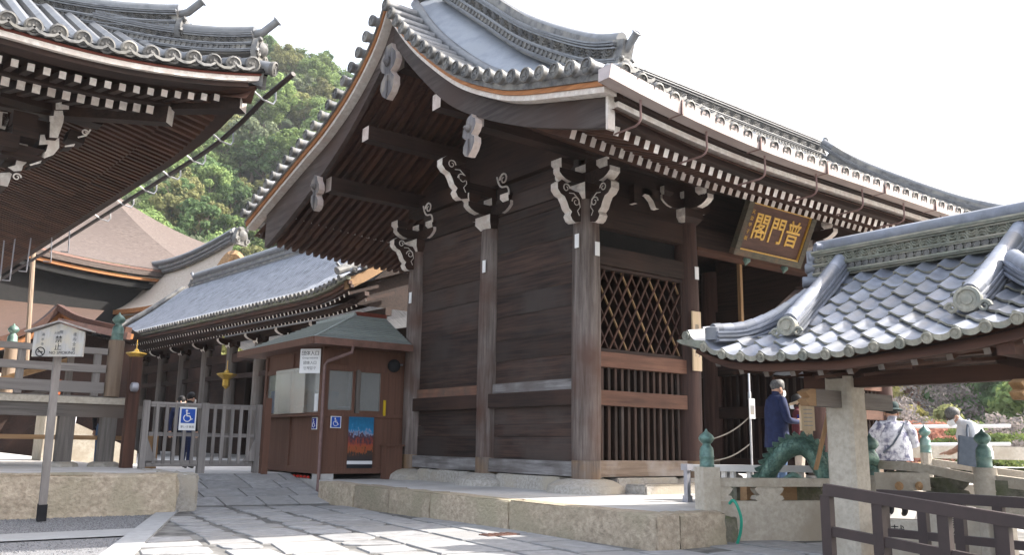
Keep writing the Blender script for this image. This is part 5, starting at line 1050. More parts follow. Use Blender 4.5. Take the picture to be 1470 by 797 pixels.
rb_=B(); rb_.grid(lambda x,y:(x,y,wz_(x,y)-.07),frange(XE,XR,6),frange(-7.75,-3.48,24)); rb_.grid(lambda x,y:(2*XR-x,y,wz_(x,y)-.03),frange(XE,XR,6),frange(-7.75,-3.48,12)); proof=rb_.ob('roof','dark_x',wp,fix=False)
for x_,z_,w_,h_,m in ((XE+.10,-.10,.06,.13,'red_y'),(XE+.22,-.16,.10,.06,'red_y'),(XE+.9,-.16,.07,.07,'red_y'),(XE+.5,-.17,.05,.05,'red_y')):
    B().sweep([(x_,y,wz_(XE,y)+z_+(x_-XE)*.25) for y in frange(-3.55,-7.7,20)],rect(w_,h_)).ob('eave_batten',m,proof)
wr_=B().sweep([(0,0,0),(2.0,0,.95)],rect(.06,.07),mi=[0,0,0,0,1]).mesh('rafter',['red_x','grey_x']); y=-3.75
while y>-7.7: link('rafter',wr_,proof,loc=(XE+.16,y,wz_(XE,y)-.155)); y-=.315
y=-3.9
while y>-7.6: B().bar((XE+.25,y,wz_(XE,y)-.2),(1.9,y-.0,1.6),.03,.03).ob('ceiling_batten','red_x',proof); y-=.5
# pantiles, each one
PR=[(0,.050),(.06,.062),(.13,.058),(.22,.036),(.34,.014),(.5,.002),(.66,.0),(.8,.008),(.92,.024),(1.0,.040)]
TW,TL=.255,.33
def pantile(eave=False):
    b=B(); n=len(PR); vs=[]
    for (dx,dzv) in ((0,0),(TL,0)):
        vs+=[(dx,-u*TW,h+.020) for u,h in PR]
    vs+=[(0,-u*TW,h-.004) for u,h in PR]
    fs=[(i,i+1,n+i+1,n+i) for i in range(n-1)]; ms=[0]*(n-1); fs+=[(i,2*n+i,2*n+i+1,i+1) for i in range(n-1)]; ms+=[1]*(n-1); b.add(vs,fs,ms)
    if eave:
        ap=[(-.004,-u*TW,h+.018) for u,h in PR[2:]]; lo=[(-.006,-u*TW,h-.018-(.016*math.sin(PI*min(1,max(0,(u-.13)/.87))))) for u,h in PR[2:]]; m_=len(ap); b.add(ap+lo,[(i,i+1,m_+i+1,m_+i) for i in range(m_-1)],1)
        b.lathe([(.050,.02),(.052,-.022),(.041,-.026),(.036,-.016),(.02,-.016),(.018,-.024),(.001,-.024)],(-.0,-.09*TW,.012),12,1,(1,0,0))
    return b.mesh('pantile',['tileblue','tileedge'],smooth=True,fix=True)
pt0,pt1=pantile(),pantile(True); nrow=8; rq=random.Random(8)
xs_=[XE-.03+i*(XR-XE+.06)/nrow for i in range(nrow)]
y=-3.46
cols=[]
while y>-7.9: cols.append(y); y-=TW*.965
for i,x in enumerate(xs_):
    for y in cols:
        yc=y-TW/2; bound=-3.46-(x-XE)*.62 if x<-.43 else -4.12; b2=-7.85+(x-XE)*.62 if x<-.43 else -7.2
        if yc>bound+.02 or yc<b2: continue
        z=wz_(x,yc); sl=math.atan2(wz_(x+.22,yc)-z,.22); ty=math.atan2(wz_(x,yc+.13)-wz_(x,yc-.13),.26)
        link('pantile',pt1 if i==0 else pt0,proof,mx=Matrix.Translation((x,y+rq.uniform(-.003,.003),wz_(x,y)+rq.uniform(-.002,.003)))@Matrix.Rotation(ty,4,'X')@Matrix.Rotation(-sl+R(6.5),4,'Y'))
# side slope seen on edge
b=B(); b.grid(lambda u,v:(lerp(XE+u*1.2,2*XR-XE-u*1.2,v),-3.5-u*.68,1.36+.80*u+.22*(1-u)*abs(2*v-1)**3),frange(0,1,5),frange(0,1,12)); b.ob('side_slope','tileblue',proof,fix=False)
B().add([(-.43,-4.16,2.2),(1.23,-4.16,2.2),(.4,-4.16,2.75)],[(0,1,2)]).ob('gable','dark_x',proof)
# top ridge
rdg=stackridge(proof,[(XR,y,2.54) for y in frange(-3.84,-7.3,18)],(-1,0,0),name='top_ridge',h=.34,wd=.27,disc=.042,m='tilegreen',mtop='tileblue',flat='tilegreen')
def curl(p,d,s,parent): 
    b=B(); b.lathe([(.06*s,-.16*s),(.07*s,0),(.07*s,.02*s),(.05*s,.03*s),(.04*s,.015*s),(.001,.018*s)],p,12,0,d); b.ob('curl_tile','tileblue',parent,smooth=True)
for (x,y,z,d,s) in ((XR-.09,-3.80,2.82,(-.5,1,0),1.0),(XR-.12,-3.76,2.68,(-.5,1,0),.95),(XR-.19,-3.76,2.50,(-.7,1,0),1.0),(XR-.12,-3.9,2.92,(-1,.6,0),.9)): curl((x,y,z),d,s,proof)
B().box(XR-.13,XR+.13,-3.84,-3.76,2.42,2.90).ob('ridge_end','tileblue',proof)
def rollridge(P,name,r=.085,ce=None):
    P=[V(p)-Z*.055 for p in P]; base=B().sweep(P,[(-.085,0),(.085,0),(.085,.12),(-.085,.12)]).ob(name,'tileblue',proof)
    for h,w_ in ((.02,.25),(.065,.225),(.11,.2)): B().sweep([p+Z*h for p in P],rect(w_,.022)).ob('ridge_course','tileblue',base)
    L=len(P)
    for i in range(L-1):      # lapped round cover tiles
        d=(P[i+1]-P[i]); B().tube([P[i]+Z*.15,P[i]+d*.97+Z*.146],[r*1.0,r*.96],12).ob('cover_tile','tileblue',base,smooth=True)
    return base
k1=crom([(.32,-4.19,2.63),(-.2,-4.27,2.28),(-.75,-4.38,1.96),(-1.2,-4.50,1.72)],2); rollridge(k1,'descending_ridge')
k2=crom([(.32,-6.22,2.63),(-.2,-6.25,2.30),(-.75,-6.3,1.98),(-1.17,-6.35,1.78)],2); rollridge(k2,'descending_ridge',.09)
hp_=crom([(-.40,-4.20,2.14),(-.8,-4.05,1.87),(-1.2,-3.90,1.70),(-1.56,-3.78,1.66)],3); rollridge(hp_,'hip_ridge',.07)
hp_=crom([(-.40,-6.42,2.2),(-.8,-6.8,1.95),(-1.2,-7.2,1.83),(-1.5,-7.5,1.86)],3); rollridge(hp_,'hip_ridge',.08)
def facedisc(p,d,s,sc=True):
    p=V(p)-Z*.055; b=B(); b.lathe([(.10*s,-.08),(.115*s,0),(.11*s,.025),(.085*s,.03),(.075*s,.012),(.05*s,.012),(.045*s,.022),(.001,.022)],p,16,0,d); o=b.ob('ridge_end_disc','tileedge',proof,smooth=True)
    if sc:
        sd=Z.cross(V(d)).normalized()
        for sg in (-1,1):
            q=B(); scroll(q,V(p)+sd*(sg*.13*s)-Z*.07*s+V(d)*.01,sd*sg,Z,.05*s,0,.018*s); q.ob('curl','tileedge',o,smooth=True)
facedisc((-1.27,-4.52,1.80),(-1,-.15,0),.92); facedisc((-1.24,-6.36,1.86),(-1,-.1,0),1.05)
B().lathe([(.075,0),(.08,.13),(.06,.14)],(-1.57,-3.78,1.635),12).ob('end_block','tileblue',proof,smooth=True)
B().prism([(0,-.05),(.30,.03),(.34,.06),(.30,.075),(0,.05)],(-1.56,-3.72,1.575),(-.5,.86,0),Z,V((.86,.5,0))*.16).ob('corner_tile','tilegreen',proof)
B().obox((-1.05,-4.62,1.58),(.0,.005,0),(.02,0,0),(0,0,.01)).ob('moss','tilegreen',proof) if False else None
# ladle rack beneath
lr_=T('ladle_rack','dark wooden rack with steel ladles hung beside the stone pillar','rack',(-.2,-4.3,.2))
p=at(1205,598,t=9.9); B().obox(p,_ri*.14,Z*.38,_fw*.02).ob('board','dark_z',lr_); B().obox(p-_ri*.16-Z*.1+V((0,0,0)),_ri*.02,(Z*.5+_ri*.14),_fw*.02).ob('strip','tan_z',lr_)
for k in range(3): q=at(1190+3*k,592+14*k,t=9.8); B().lathe([(.035,0),(.04,.05),(.03,.055)],q,10,0,-_fw).ob('ladle_cup','silver',lr_,smooth=True)
# ================================================================ STONE BALUSTRADES, FOUNTAIN
def stonepost(name,label,p,wd,zt,zb,s):
    t=T(name,label,'post',(p.x,p.y,zb)); B().lathe([(wd*1.0,zb),(wd*1.0,zt-.02),(wd*.95,zt)],(p.x,p.y,0),8 if wd<.1 else 14).ob('shaft','stonepale',t,smooth=True); gib(t,p.x,p.y,zt-.005,s); return t
q0=at(1018,785,t=9.8); Q0=V((q0.x,q0.y,0)); q1=at(1252,690,t=10.6); Q1=V((q1.x,q1.y,0)); q2=at(1416,700,t=9.6); Q2=V((q2.x,q2.y,0)); q3=at(1330,660,t=13.2); Q3=V((q3.x,q3.y,0))
t=T('finial_post','square stone post with green bronze finial at the platform corner','post',(Q0.x,Q0.y,-.65)); D0=(Q1-Q0).normalized(); N0=D0.cross(Z)
B().obox(Q0+Z*-.20,D0*.105,N0*.105,Z*.47).ob('shaft','stonepale',t); gib(t,Q0.x,Q0.y,.27,.62)
stonepost('finial_post','stone post with tall green finial just behind the pavilion pillar',Q1,.095,at(1252,682,t=10.6).z,-.65,.72); stonepost('finial_post','stout round stone post with green finial in front of the stooping man',Q2,.12,at(1416,672,t=9.6).z,-.7,.62); stonepost('finial_post','stone post with green finial on the bridge behind the woman',Q3,.085,at(1330,650,t=13.2).z,-.6,.60)
fb=T('fountain_balustrade','pale stone fountain parapet with carved cloud-shaped supports','balustrade',(Q0.x+.8,Q0.y-.3,-.65)); Lq=(Q1-Q0).length
def FQ(a,z,n=0): return Q0+D0*a+N0*n+Z*z
B().obox(FQ(Lq*.5,-.36),D0*(Lq/2-.1),N0*.06,Z*.25).ob('panel','stonepale',fb); B().obox(FQ(Lq*.5,.10),D0*(Lq/2-.1),N0*.075,Z*.048).ob('top_rail','stonepale',fb)
for i in range(3): B().obox(FQ(.16+Lq*(i+.4)/3,-.66),D0*Lq/6*.96,N0*.09,Z*.06).ob('base_stone','granite' if i!=1 else 'stonedark',fb)
CLD=[(-.22,-.11),(.2,-.11),(.27,-.08),(.24,-.03),(.18,-.02),(.24,.03),(.27,.08),(.22,.11),(-.22,.11),(-.27,.08),(-.24,.03),(-.18,-.02),(-.24,-.03),(-.27,-.08)]
for a in (.10,.78,1.75): B().prism([(u*.72,v*.75) for u,v in CLD],FQ(a,-.03),D0,Z,N0*.11).ob('cloud_support','stonepale',fb)
bl=T('bridge_balustrade','stone bridge parapet sloping down between the green capped posts','balustrade',(Q2.x,Q2.y,-.65))
def rail(P,w_,h_,nm='rail',m='stonepale',par=bl): B().sweep([V(p) for p in P],rect(w_,h_)).ob(nm,m,par)
rail(crom([at(1262,668,t=10.6),at(1320,672,t=10.2),at(1405,689,t=9.7)],4),.11,.10); rail(crom([at(1262,706,t=10.6),at(1320,712,t=10.2),at(1405,722,t=9.7)],4),.14,.10)
rail([at(1425,690,t=9.6),at(1520,702,t=9.0)],.11,.12); rail([at(1425,722,t=9.6),at(1520,738,t=9.0)],.14,.16); 
for (px,py,t_) in ((1300,690,10.35),(1360,700,10.0),(1450,705,9.4)): p=at(px,py,t=t_); B().prism([(u*.85,v*.95) for u,v in CLD],p,(Q2-Q1).normalized(),Z,V((.5,.8,0))*.11).ob('cloud_support','stonedark',bl)
b2=T('far_balustrade','low stone parapet on the far side of the bridge','balustrade',(Q3.x,Q3.y,-.5)); rail([at(1262,668,t=13.6),at(1322,672,t=13.3)],.1,.09,par=b2); rail([at(1338,664,t=13.2),at(1480,684,t=12.2)],.1,.1,par=b2); rail([at(1338,700,t=13.2),at(1480,716,t=12.2)],.12,.2,par=b2); rail([at(1290,648,t=17),at(1480,652,t=17)],.3,.25,par=b2)
for k,(y0_,lab) in enumerate(((612,'upper thin steel handrail beyond the bridge'),(638,'lower thin steel handrail beyond the bridge'))): tag(B().tube([at(1290,y0_+1,t=16),at(1450,y0_,t=16)],.035,8).ob('handrail','silver',smooth=True),lab,'handrail')
tr=T('stone_trough','sunlit pale stone water trough beside the finial post','trough',at(1298,705,t=10.0)); a_,c_=at(1256,691,t=10.0),at(1334,692,t=9.8); B().bar(a_,c_,.25,.19).ob('trough','stonepale',tr)
for px in (1288,1317): p=at(px,698,t=9.76); B().lathe([(.03,0),(.05,.05),(.02,.07)],p,10,0,(-.6,-.8,0)).ob('spout','tan_x',tr)
bs=T('stone_basin','dark mossy stone basin below the dragon','basin',at(1180,740,t=10.6)); B().obox(FQ(Lq*.62,-.2,-.9),D0*.75,N0*.45,Z*.25).ob('basin','stonedark',bs); B().obox(FQ(Lq*.62,.055,-.9),D0*.78,N0*.48,Z*.02).ob('rim','concrete',bs); B().obox(FQ(1.05,-.05,-.5),D0*.35,N0*.2,Z*.12).ob('wooden_cover','tan_x',bs)
iw=T('inscribed_stones','low row of white stone slabs with brushed black characters','stone wall',at(1350,790,t=8.4))
for (xa,xb,ya,yb,t_) in ((1274,1322,745,738,8.6),(1326,1352,738,735,8.5),(1356,1412,734,742,8.35),(1416,1428,742,742,8.2),(1432,1456,742,752,8.1)):
    A,Bq=at(xa,ya,t=t_),at(xb,yb,t=t_-.1); Bq.z=A.z; d=(Bq-A); u_=d.normalized(); m_=(A+Bq)/2; B().obox((m_.x,m_.y,(A.z-.68)/2),d/2,u_.cross(Z)*.08,Z*((A.z+.68)/2)).ob('slab','stonepale',iw)
    if xb-xa>40:
        for i,ch in enumerate('奉納' if xa>1330 else '献'): n_=u_.cross(Z); o=m_-u_*(d.length*.22)+n_*.083; txt(ch,.13,'ink',(o.x,o.y,A.z-.12-.13*i),u_,Z,iw,'character',.001)
# rails of the brown ramp
def brail(name,label,A,Bq,zl,n,ph):
    t=T(name,label,'railing',((A.x+Bq.x)/2,(A.y+Bq.y)/2,-.65)); B().bar(A,Bq,.085,.085).ob('top_rail','brownrail',t); B().bar(A-Z*zl,Bq-Z*zl,.055,.07).ob('lower_rail','brownrail',t)
    for i in range(n):
        p=lerp(A,Bq,ph[i]); B().box(p.x-.032,p.x+.032,p.y-.04,p.y+.04,-.68,p.z-.04).ob('post','brownrail',t)
brail('ramp_railing','dark brown painted railing sloping down in front of the pavilion pillar',at(1184,703,t=6.6),at(1560,766,t=5.5),.30,6,(.008,.235,.50,.72,.9,.99)); brail('ramp_railing','dark brown painted railing on the far side of the ramp',at(1262,710,t=7.9),at(1560,728,t=6.5),.33,6,(.02,.24,.43,.62,.8,.97))
# hose
lm=at(193,556,y=6.7); lt_=T('lamp_box','small grey lamp box fixed to the reddish post by the barrier','lamp',lm); B().lathe([(.05,-.07),(.085,-.05),(.09,0),(.085,.05),(.05,.07)],lm,10,0,(1,0,0)).ob('housing','rodgrey',lt_,smooth=True); B().box(lm.x-.02,lm.x+.02,lm.y,lm.y+.1,lm.z-.02,lm.z+.02).ob('bracket','rodgrey',lt_)
tag(B().tube(crom([at(1047,724,t=9.68),at(1052,719,t=9.66),at(1058,726,t=9.62),at(1064,745,t=9.6),at(1063,765,t=9.6),at(1057,785,t=9.6)],5),.017,8).ob('garden_hose','hose',smooth=True),'green garden hose draped over the fountain parapet','hose')
# white low barrier behind
wb=T('white_barrier','low pale barrier rail behind the dragon','barrier',at(1080,715,t=11.2)); A,Bq=at(992,672,t=11.3),at(1166,674,t=11.0); B().bar(A,Bq,.10,.085).ob('top_rail','plaster',wb)
for px,wd in ((1040,.04),(1053,.05),(1077,.05),(1150,.05)): 
    p=lerp(A,Bq,(px-992)/174); B().box(p.x-wd/2,p.x+wd/2,p.y-.03,p.y+.03,-.2,p.z-.04).ob('leg','plaster',wb)
p=at(986,670,t=11.2); st_=T('stanchion','short grey metal post with flat cap at the end of the pale barrier','post',(p.x,p.y,-.2)); B().box(p.x-.03,p.x+.03,p.y-.03,p.y+.03,-.12,p.z).ob('shaft','rodgrey',st_); B().box(p.x-.055,p.x+.055,p.y-.055,p.y+.055,p.z-.05,p.z+.03).ob('cap','rodgrey',st_); B().box(p.x-.045,p.x+.045,p.y-.045,p.y+.045,-.2,-.12).ob('foot','rodgrey',st_)
# roofed little signboard
rsn=T('roofed_notice','small pale wooden notice with a gabled roof behind the dragon','sign',at(1160,690,t=11)); c=at(1158.5,600,t=11.1); n=-V((_fw.x,_fw.y,0)).normalized(); u_=Z.cross(n)
B().obox(c,u_*.085,n*.04,Z*.165).ob('board','newboard_z',rsn)
for i in range(5): B().obox(c+n*.042+Z*(.1-.05*i),u_*.055,n*.001,Z*.006).ob('print','signgrey',rsn)
for s_ in (-1,1): B().bar(c+Z*.245,c+u_*s_*.20+Z*.165,.14,.025,0,Z).ob('roof_board','newboard_z',rsn)
B().obox(c-Z*.32,u_*.055,n*.03,Z*.155).ob('post','newboard_z',rsn); B().obox(c-Z*.40+u_*.13,u_*.05,n*.03,Z*.13).ob('side_plate','newboard_z',rsn); txt('水',.08,'inkgrey',c-Z*.24+n*.032,u_,Z,rsn,'character',.001)
# ---- dragon
dr=T('bronze_dragon','green bronze dragon arching over the stone fountain','sculpture',at(1130,720,t=10.7))
dp=[at(1096,735,t=10.7),at(1095,710,t=10.7),at(1098,690,t=10.7),at(1112,664,t=10.68),at(1130,646,t=10.66),at(1150,641,t=10.64),at(1167,652,t=10.6),at(1180,676,t=10.55),at(1196,690,t=10.5),at(1214,684,t=10.5),at(1224,668,t=10.5)]
cv2=crom(dp,6); nn=len(cv2); rad=[.10*(.75+.35*math.sin(PI*min(1,i/nn*1.15))) for i in range(nn)]
B().tube(cv2,rad,14).ob('body','patina2',dr,smooth=True)
for i in range(3,nn-8,2):
    p=cv2[i]; d=(cv2[i+1]-cv2[i-1]).normalized(); sd=d.cross(_fw).normalized(); sd=sd if True else -sd; up2=-sd if sd.z<0 else sd
    if i<16: up2=(up2-_ri*.0)
    out=up2 if (p-at(1145,690,t=10.6)).dot(up2)>0 else -up2; B().prism([(-.06,0),(.05,0),(-.05,.085),(-.075,.05)],p+out*(rad[i]*.9),d,out,_fw*.022).ob('spine','patina2',dr)
sc_=B()
for i in range(2,nn-2):
    for k in range(9):
        p=cv2[i]; d=(cv2[i+1]-cv2[i-1]).normalized(); e1_=d.cross(_fw).normalized(); e2_=d.cross(e1_); a=2*PI*(k+.5*(i%2))/9; nrm=e1_*math.cos(a)+e2_*math.sin(a); q=p+nrm*(rad[i]*.98); t2=d.cross(nrm)
        sc_.add([q-d*.02,q+t2*.030+nrm*.002,q+d*.045+nrm*.014,q-t2*.030+nrm*.002],[(0,1,2,3)])
o=sc_.ob('scales','patina2',dr,fix=False); o['kind']='stuff'
B().tube(crom([at(1108,690,t=10.62),at(1122,693,t=10.55),at(1138,684,t=10.5),at(1150,690,t=10.5),at(1166,690,t=10.5)],4),[.05]*4+[.042]*4+[.05]*4+[.035]*4+[.03],8).ob('leg','patina2',dr,smooth=True); B().tube(crom([at(1176,672,t=10.5),at(1176,692,t=10.48),at(1160,692,t=10.45)],4),.04,8).ob('leg','patina2',dr,smooth=True)
for k in range(4): p=at(1166,690,t=10.48); B().tube([p,p+_ri*(.05+.01*k)-Z*(.01+.015*k),p+_ri*.09-Z*(.03+.02*k)],[.014,.012,.003],5).ob('claw','patina2',dr)
hp3=cv2[-1]; hd=B(); hd.tube([hp3-_ri*.02-Z*.05,hp3+Z*.05,hp3+_ri*.08+Z*.1,hp3+_ri*.2+Z*.08,hp3+_ri*.3+Z*.05],[.09,.115,.12,.085,.06],10); hd.ob('head','patina2',dr,smooth=True)
B().tube([hp3+_ri*.12,hp3+_ri*.26-Z*.04],[.05,.03],8).ob('jaw','patina2',dr)
for s_ in (-1,1): B().tube([hp3+Z*.12+_fw*.05*s_,hp3-_ri*.1+Z*.22+_fw*.08*s_,hp3-_ri*.22+Z*.25+_fw*.1*s_],[.022,.018,.004],6).ob('horn','patina2',dr,smooth=True); 
# ================================================================ PEOPLE
def person(name,label,loc,face,J,cols,height=1.68,group=None):
    """J: joint dict overrides (local: x forward, y left, z up). cols: bone-name -> material"""
    base=dict(pelvis=(0,0,.93),waist=(0,0,1.08),chest=(0,0,1.28),neck=(0,0,1.43),jaw=(.015,0,1.50),head=(.02,0,1.59),crown=(.01,0,1.665))
    for s,n in ((1,'l'),(-1,'r')):
        base.update({n+'sh':(0,.165*s,1.37),n+'el':(0,.21*s,1.09),n+'wr':(.06,.20*s,.85),n+'ha':(.09,.19*s,.77),n+'hip':(0,.085*s,.86),n+'kn':(.02,.095*s,.48),n+'an':(-.01,.10*s,.09),n+'to':(.15,.115*s,.035)})
    base.update(J); names=list(base); idx={n:i for i,n in enumerate(names)}
    rad=dict(pelvis=.155,waist=.145,chest=.165,neck=.062,jaw=.078,head=.096,crown=.060)
    for n in 'lr': rad.update({n+'sh':.078,n+'el':.056,n+'wr':.036,n+'ha':.036,n+'hip':.098,n+'kn':.064,n+'an':.048,n+'to':.038})
    E=[('pelvis','waist'),('waist','chest'),('chest','neck'),('neck','jaw'),('jaw','head'),('head','crown')]
    for n in 'lr': E+=[('chest',n+'sh'),(n+'sh',n+'el'),(n+'el',n+'wr'),(n+'wr',n+'ha'),('pelvis',n+'hip'),(n+'hip',n+'kn'),(n+'kn',n+'an'),(n+'an',n+'to')]
    vs=[V(base[n]) for n in names]; rr=[rad[n] for n in names]; ed=[(idx[a],idx[c]) for a,c in E]
    for n in 'lr':      # five fingers
        h=V(base[n+'ha']); d=(h-V(base[n+'wr'])).normalized(); sd=d.cross(Z); sd=sd.normalized() if sd.length>.1 else V((0,1,0)); dn=d.cross(sd); s_=1 if dn.z>0 else -1; dn*=s_
        for k,(o,L) in enumerate(((-.026,.062),(-.009,.074),(.009,.072),(.026,.054),(-.040,.04))):
            a=h+sd*o+d*.025; m_=a+d*(L*.55)-dn*.006+(sd*-.012 if k==4 else V()); e=m_+d*(L*.4)-dn*.022; i0=len(vs); vs+=[a,m_,e]; rr+=[.0095,.009,.0075]; ed+=[(idx[n+'ha'],i0),(i0,i0+1),(i0+1,i0+2)]; names+=['f','f','f']
    me=bpy.data.meshes.new('sk'); me.from_pydata(vs,ed,[]); ob=bpy.data.objects.new('sk',me); COL.objects.link(ob); md=ob.modifiers.new('s','SKIN'); md.use_smooth_shade=True
    sv=me.skin_vertices[0].data
    for i,r_ in enumerate(rr):
        fx=fy=r_
        if names[i] in('pelvis','waist','chest'): fx,fy=r_*1.0,r_*.72
        sv[i].radius=(fx,fy); sv[i].use_root=(names[i]=='pelvis')
    sub=ob.modifiers.new('u','SUBSURF'); sub.levels=2; sub.render_levels=2
    dg=bpy.context.evaluated_depsgraph_get(); out=bpy.data.meshes.new_from_object(ob.evaluated_get(dg)); bpy.data.objects.remove(ob)
    mats=[]; segs=[]
    for a,c in ed:
        na,nc=names[a],names[c]; key='hand' if 'f' in (na,nc) or nc[1:]=='ha' else nc; m_=cols.get(key) or cols.get(key[1:]) or cols.get('body'); 
        if m_ not in mats: mats.append(m_)
        segs.append((vs[a],vs[c],mats.index(m_),max(.02,(rr[a]+rr[c])/2)))
    for m_ in mats: out.materials.append(MATS[m_])
    for p in out.polygons:
        c=p.center; best=9;bi=0
        for a,d,mi,rd in segs:
            ab=d-a; t=max(0,min(1,(c-a).dot(ab)/max(1e-9,ab.dot(ab)))); ds=(c-(a+ab*t)).length/rd
            if ds<best: best=ds;bi=mi
        p.material_index=bi; p.use_smooth=True
    s=height/1.72; mx=Matrix.Translation(loc)@Matrix.Rotation(math.atan2(face.y,face.x),4,'Z')@Matrix.Scale(s,4)
    t=T(name,label,'person',loc,group); link('body',out,t,mx=mx); return t,mx,base
def hpart(t,mx,name,b,m,smooth=True): return link(name,b.mesh(name,m,smooth),t,mx=mx)
def headgear(t,mx,base,hair='hairdark',mask=True,glasses=False,hat=None,thin=False):
    h=V(base['head']); j=V(base['jaw']); ax=(h-j).normalized(); fx=V((1,0,0)); fx=(fx-ax*fx.dot(ax)).normalized(); c=lerp(j,h,.75)
    def hemi(r0,z0,back):      # cap covering top and back of the skull
        b=B(); us,vs_=frange(0,PI,9),frange(-PI,PI,17)
        def f(u,v):
            d=ax*math.cos(u)+(fx*math.cos(v)+ax.cross(fx)*math.sin(v))*math.sin(u); k=1.0
            fr=math.cos(v)*math.sin(u); 
            lim=-.05+.62*max(0,fr)*1.2
            hgt=math.cos(u)
            if hgt<lim-.25*(1 if fr<0 else 0): k=.86
            return c+ax*.02+V((d.x*r0*1.12,d.y*r0*.98,d.z*r0*1.12))*k
        b.grid(f,us,vs_); return b
    hpart(t,mx,'hair',hemi(.103,0,0),hair)
    side=ax.cross(fx)
    for s_ in (-1,1): hpart(t,mx,'ear',B().lathe([(.012,-.012),(.03,0),(.022,.012),(.001,.014)],c+side*(.092*s_)-ax*.025-fx*.005,8,0,side*s_+fx*.3),'skin')
    hpart(t,mx,'nose',B().tube([c+fx*.092+ax*.005,c+fx*.118-ax*.035,c+fx*.09-ax*.045],[.008,.016,.01],6),'skin')
    for s_ in (-1,1): hpart(t,mx,'eye',B().lathe([(.012,0),(.008,.006),(.001,.007)],c+fx*.092+side*.034*s_,8,0,fx),'hairdark')
    if mask:
        b=B(); b.grid(lambda u,v:c-ax*(.03+.085*v)+(fx*math.cos(u)*(.118+.014*math.sin(PI*v))+side*math.sin(u)*.088),frange(-1.15,1.15,9),frange(0,1,5)); hpart(t,mx,'mask',b,'mask')
        for s_ in (-1,1): hpart(t,mx,'mask_strap',B().tube([c-ax*.05+fx*.05+side*s_*.088,c-ax*.01-fx*.01+side*s_*.098],.004,4),'mask')
    if glasses:
        b=B()
        for s_ in (-1,1): b.tube([c+fx*.112+side*s_*(.036)+(side*math.cos(a)*.026+ax*math.sin(a)*.02)+ax*.004 for a in frange(0,6.28,12)],.0035,4)
        hpart(t,mx,'glasses',b,'ink')
    if hat:
        b=B(); b.lathe([(.105,.03),(.118,.06),(.112,.12),(.09,.155),(.001,.165)],c,18,0,ax); b.lathe([(.10,.045),(.175,.02),(.178,.028),(.11,.06)],c,18,0,ax); hpart(t,mx,'hat',b,hat)
    return c,ax,fx,side
RI=V((_ri.x,_ri.y,0)).normalized(); FWH=V((_fw.x,_fw.y,0)).normalized()
# man in navy jacket, side on, phone in both hands
p=at(1112,544,t=12.1); 
t,mx,bs_=person('person','man in navy jacket and jeans wearing a white mask, holding a phone',V((p.x,p.y,-.2)),(RI+FWH*.25).normalized(),dict(lel=(.05,.22,1.10),lwr=(.27,.13,1.10),lha=(.35,.10,1.12),rel=(.04,-.22,1.10),rwr=(.26,-.12,1.08),rha=(.34,-.06,1.11),jaw=(.03,0,1.49),head=(.045,0,1.58),crown=(.035,0,1.655)),dict(body='navy',jaw='skin',head='skin',crown='skin',neck='navy',hand='skin',hip='denim',kn='denim',an='denim',to='shoe'),1.68)
headgear(t,mx,bs_,'hairgrey',True,True)
b=B(); b.tube([(0,0,1.40),(0,0,1.25),(0,0,1.0),(0,0,.80),(0,0,.72)],[.15,.185,.185,.20,.205],14); 
for i,v in enumerate(b.v): b.v[i]=(v[0]*.82,v[1],v[2])
hpart(t,mx,'jacket',b,'navy'); hpart(t,mx,'collar',B().lathe([(.085,1.40),(.075,1.46),(.068,1.46)],(0,0,0),14),'navy')
ph=link('phone',B().obox((.40,.02,1.15),(.008,0,.0),(0,.075,0),(0,0,.04)).mesh('phone','inkblue'),t,mx=mx)
# woman in tie-dye shirt, from behind
p=at(1279,580,t=12.4); t,mx,bs_=person('person','woman seen from behind in tie-dyed shirt and dark green hat',V((p.x,p.y,-.43)),(FWH+RI*.15).normalized(),dict(lel=(.06,.27,1.10),lwr=(.2,.2,1.02),lha=(.27,.17,1.02),rel=(.06,-.27,1.10),rwr=(.2,-.2,1.0),rha=(.27,-.17,1.0)),dict(body='tiedye',jaw='skin',head='skin',crown='skin',neck='tiedye',hand='skin',hip='blackcloth',kn='blackcloth',an='blackcloth',to='shoe'),1.60)
headgear(t,mx,bs_,'hairdark',False,False,'hatgreen')
b=B(); b.tube([(0,0,1.42),(0,0,1.38),(0,0,1.2),(0,0,1.0),(0,0,.84)],[.10,.17,.235,.265,.27],16)
for i,v in enumerate(b.v): b.v[i]=(v[0]*.72,v[1],v[2])
hpart(t,mx,'shirt',b,'tiedye'); hpart(t,mx,'bag_strap',B().tube([(-.10,-.14,1.40),(-.175,-.05,1.24),(-.185,.06,1.08),(-.16,.2,.95)],.014,5),'bag')
for s_ in(-1,1): hpart(t,mx,'sleeve',B().tube([(0,.15*s_,1.38),(.02,.25*s_,1.24),(.08,.29*s_,1.06)],[.10,.105,.10],10),'tiedye')
# stooping man with tote bag
p=at(1369,577,t=12.2); FL=(-RI+FWH*.15).normalized(); off=FL*.28
t,mx,bs_=person('person','stooping grey haired man in pale shirt with a slate tote bag',V((p.x,p.y,-.45))-off,FL,dict(waist=(.03,0,1.07),chest=(.13,0,1.26),neck=(.22,0,1.39),jaw=(.285,0,1.43),head=(.32,0,1.50),crown=(.315,0,1.575),lsh=(.14,.165,1.34),rsh=(.14,-.165,1.34),lel=(.12,.23,1.06),lwr=(.30,.17,1.0),lha=(.375,.15,1.0),rel=(.14,-.23,1.06),rwr=(.34,-.15,.95),rha=(.42,-.12,.95)),dict(body='shirt',jaw='skin',head='skin',crown='skin',neck='shirt',hand='skin',wr='skin',hip='chino',kn='chino',an='chino',to='shoe'),1.66)
headgear(t,mx,bs_,'hairgrey',True,True)
b=B(); b.tube([(.15,0,1.36),(.12,0,1.26),(.04,0,1.08),(.0,0,.93),(0,0,.88)],[.12,.185,.19,.185,.18],16)
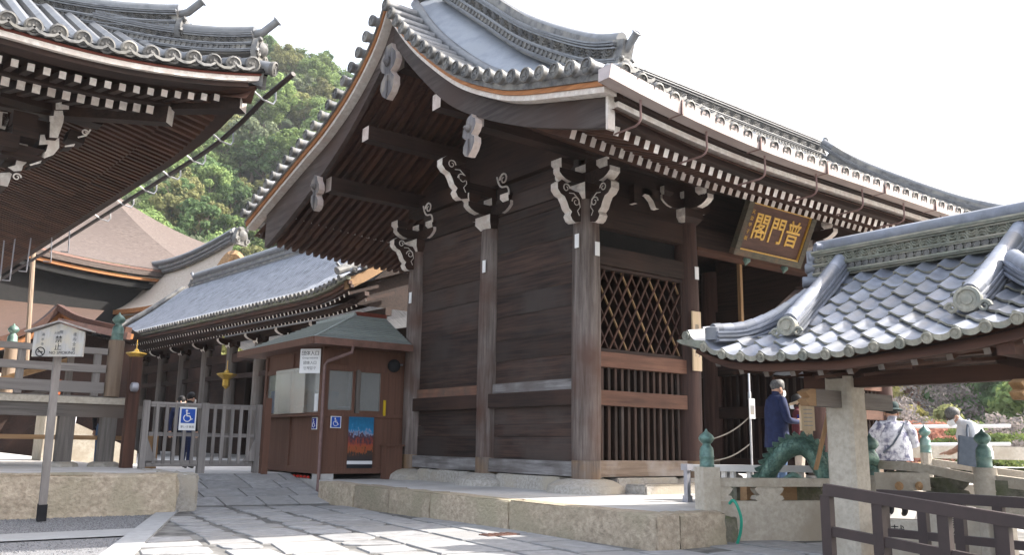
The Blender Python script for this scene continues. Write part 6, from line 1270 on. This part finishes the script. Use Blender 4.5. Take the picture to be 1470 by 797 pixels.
for i,v in enumerate(b.v): b.v[i]=(v[0],v[1],v[2])
hpart(t,mx,'shirt',b,'shirt')
B_=B(); B_.obox((.20,.28,.97),(.17,0,.03),(0,.035,0),(-.02,0,.20)); hpart(t,mx,'tote_bag',B_,'bag',False); hpart(t,mx,'bag_strap',B().tube([(.24,.28,1.15),(.22,.24,1.28),(.15,.12,1.43),(.08,-.02,1.36)],.018,6),'bag')
# person in maroon behind the roofed notice
p=at(1146,578,t=13.0); t,mx,bs_=person('person','person in maroon coat and dark cap half hidden behind the roofed notice',V((p.x,p.y,-.2)),(-RI+FWH*.5).normalized(),{},dict(body='maroon',jaw='skin',head='hairdark',crown='hairdark',hand='skin',hip='chino',kn='chino',an='chino',to='shoe'),1.52); headgear(t,mx,bs_,'hairdark',True)
# visitors beyond the slatted barrier
for (x,y,fc,top,low,lab) in ((-3.1,9.2,(1,.4),'blackcloth','navy','visitor in black jacket behind the slatted barrier'),(-2.75,11.0,(-.4,-1),'navy','blackcloth','visitor in navy coat behind the slatted barrier gate'),(-4.5,10.4,(.3,1),'blackcloth','denim','visitor in dark top and jeans behind the barrier gate post'),(-5.0,12.0,(-.3,-1),'tiedye','blackcloth','visitor in patterned top seen below the veranda deck')):
    t,mx,bs_=person('person',lab,V((x,y,-.13)),V((*fc,0)).normalized(),{},dict(body=top,jaw='skin',head='skin',crown='skin',hand='skin',hip=low,kn=low,an=low,to='shoe'),1.64); headgear(t,mx,bs_,'hairdark',True)
# ================================================================ HAZE
b=B(); b.box(-260,330,-60,420,-12,150); hz_=b.ob('haze','black'); hz_['kind']='stuff'; hz_['label']='thin pale autumn haze filling the air'
m=bpy.data.materials.new('hazeair'); m.use_nodes=True; nn_=m.node_tree.nodes; nn_.clear(); o_=nn_.new('ShaderNodeOutputMaterial'); v_=nn_.new('ShaderNodeVolumePrincipled')
v_.inputs['Color'].default_value=(.92,.95,1,1); v_.inputs['Density'].default_value=.00026; v_.inputs['Anisotropy'].default_value=.2; m.node_tree.links.new(v_.outputs[0],o_.inputs['Volume']); hz_.data.materials.clear(); hz_.data.materials.append(m)
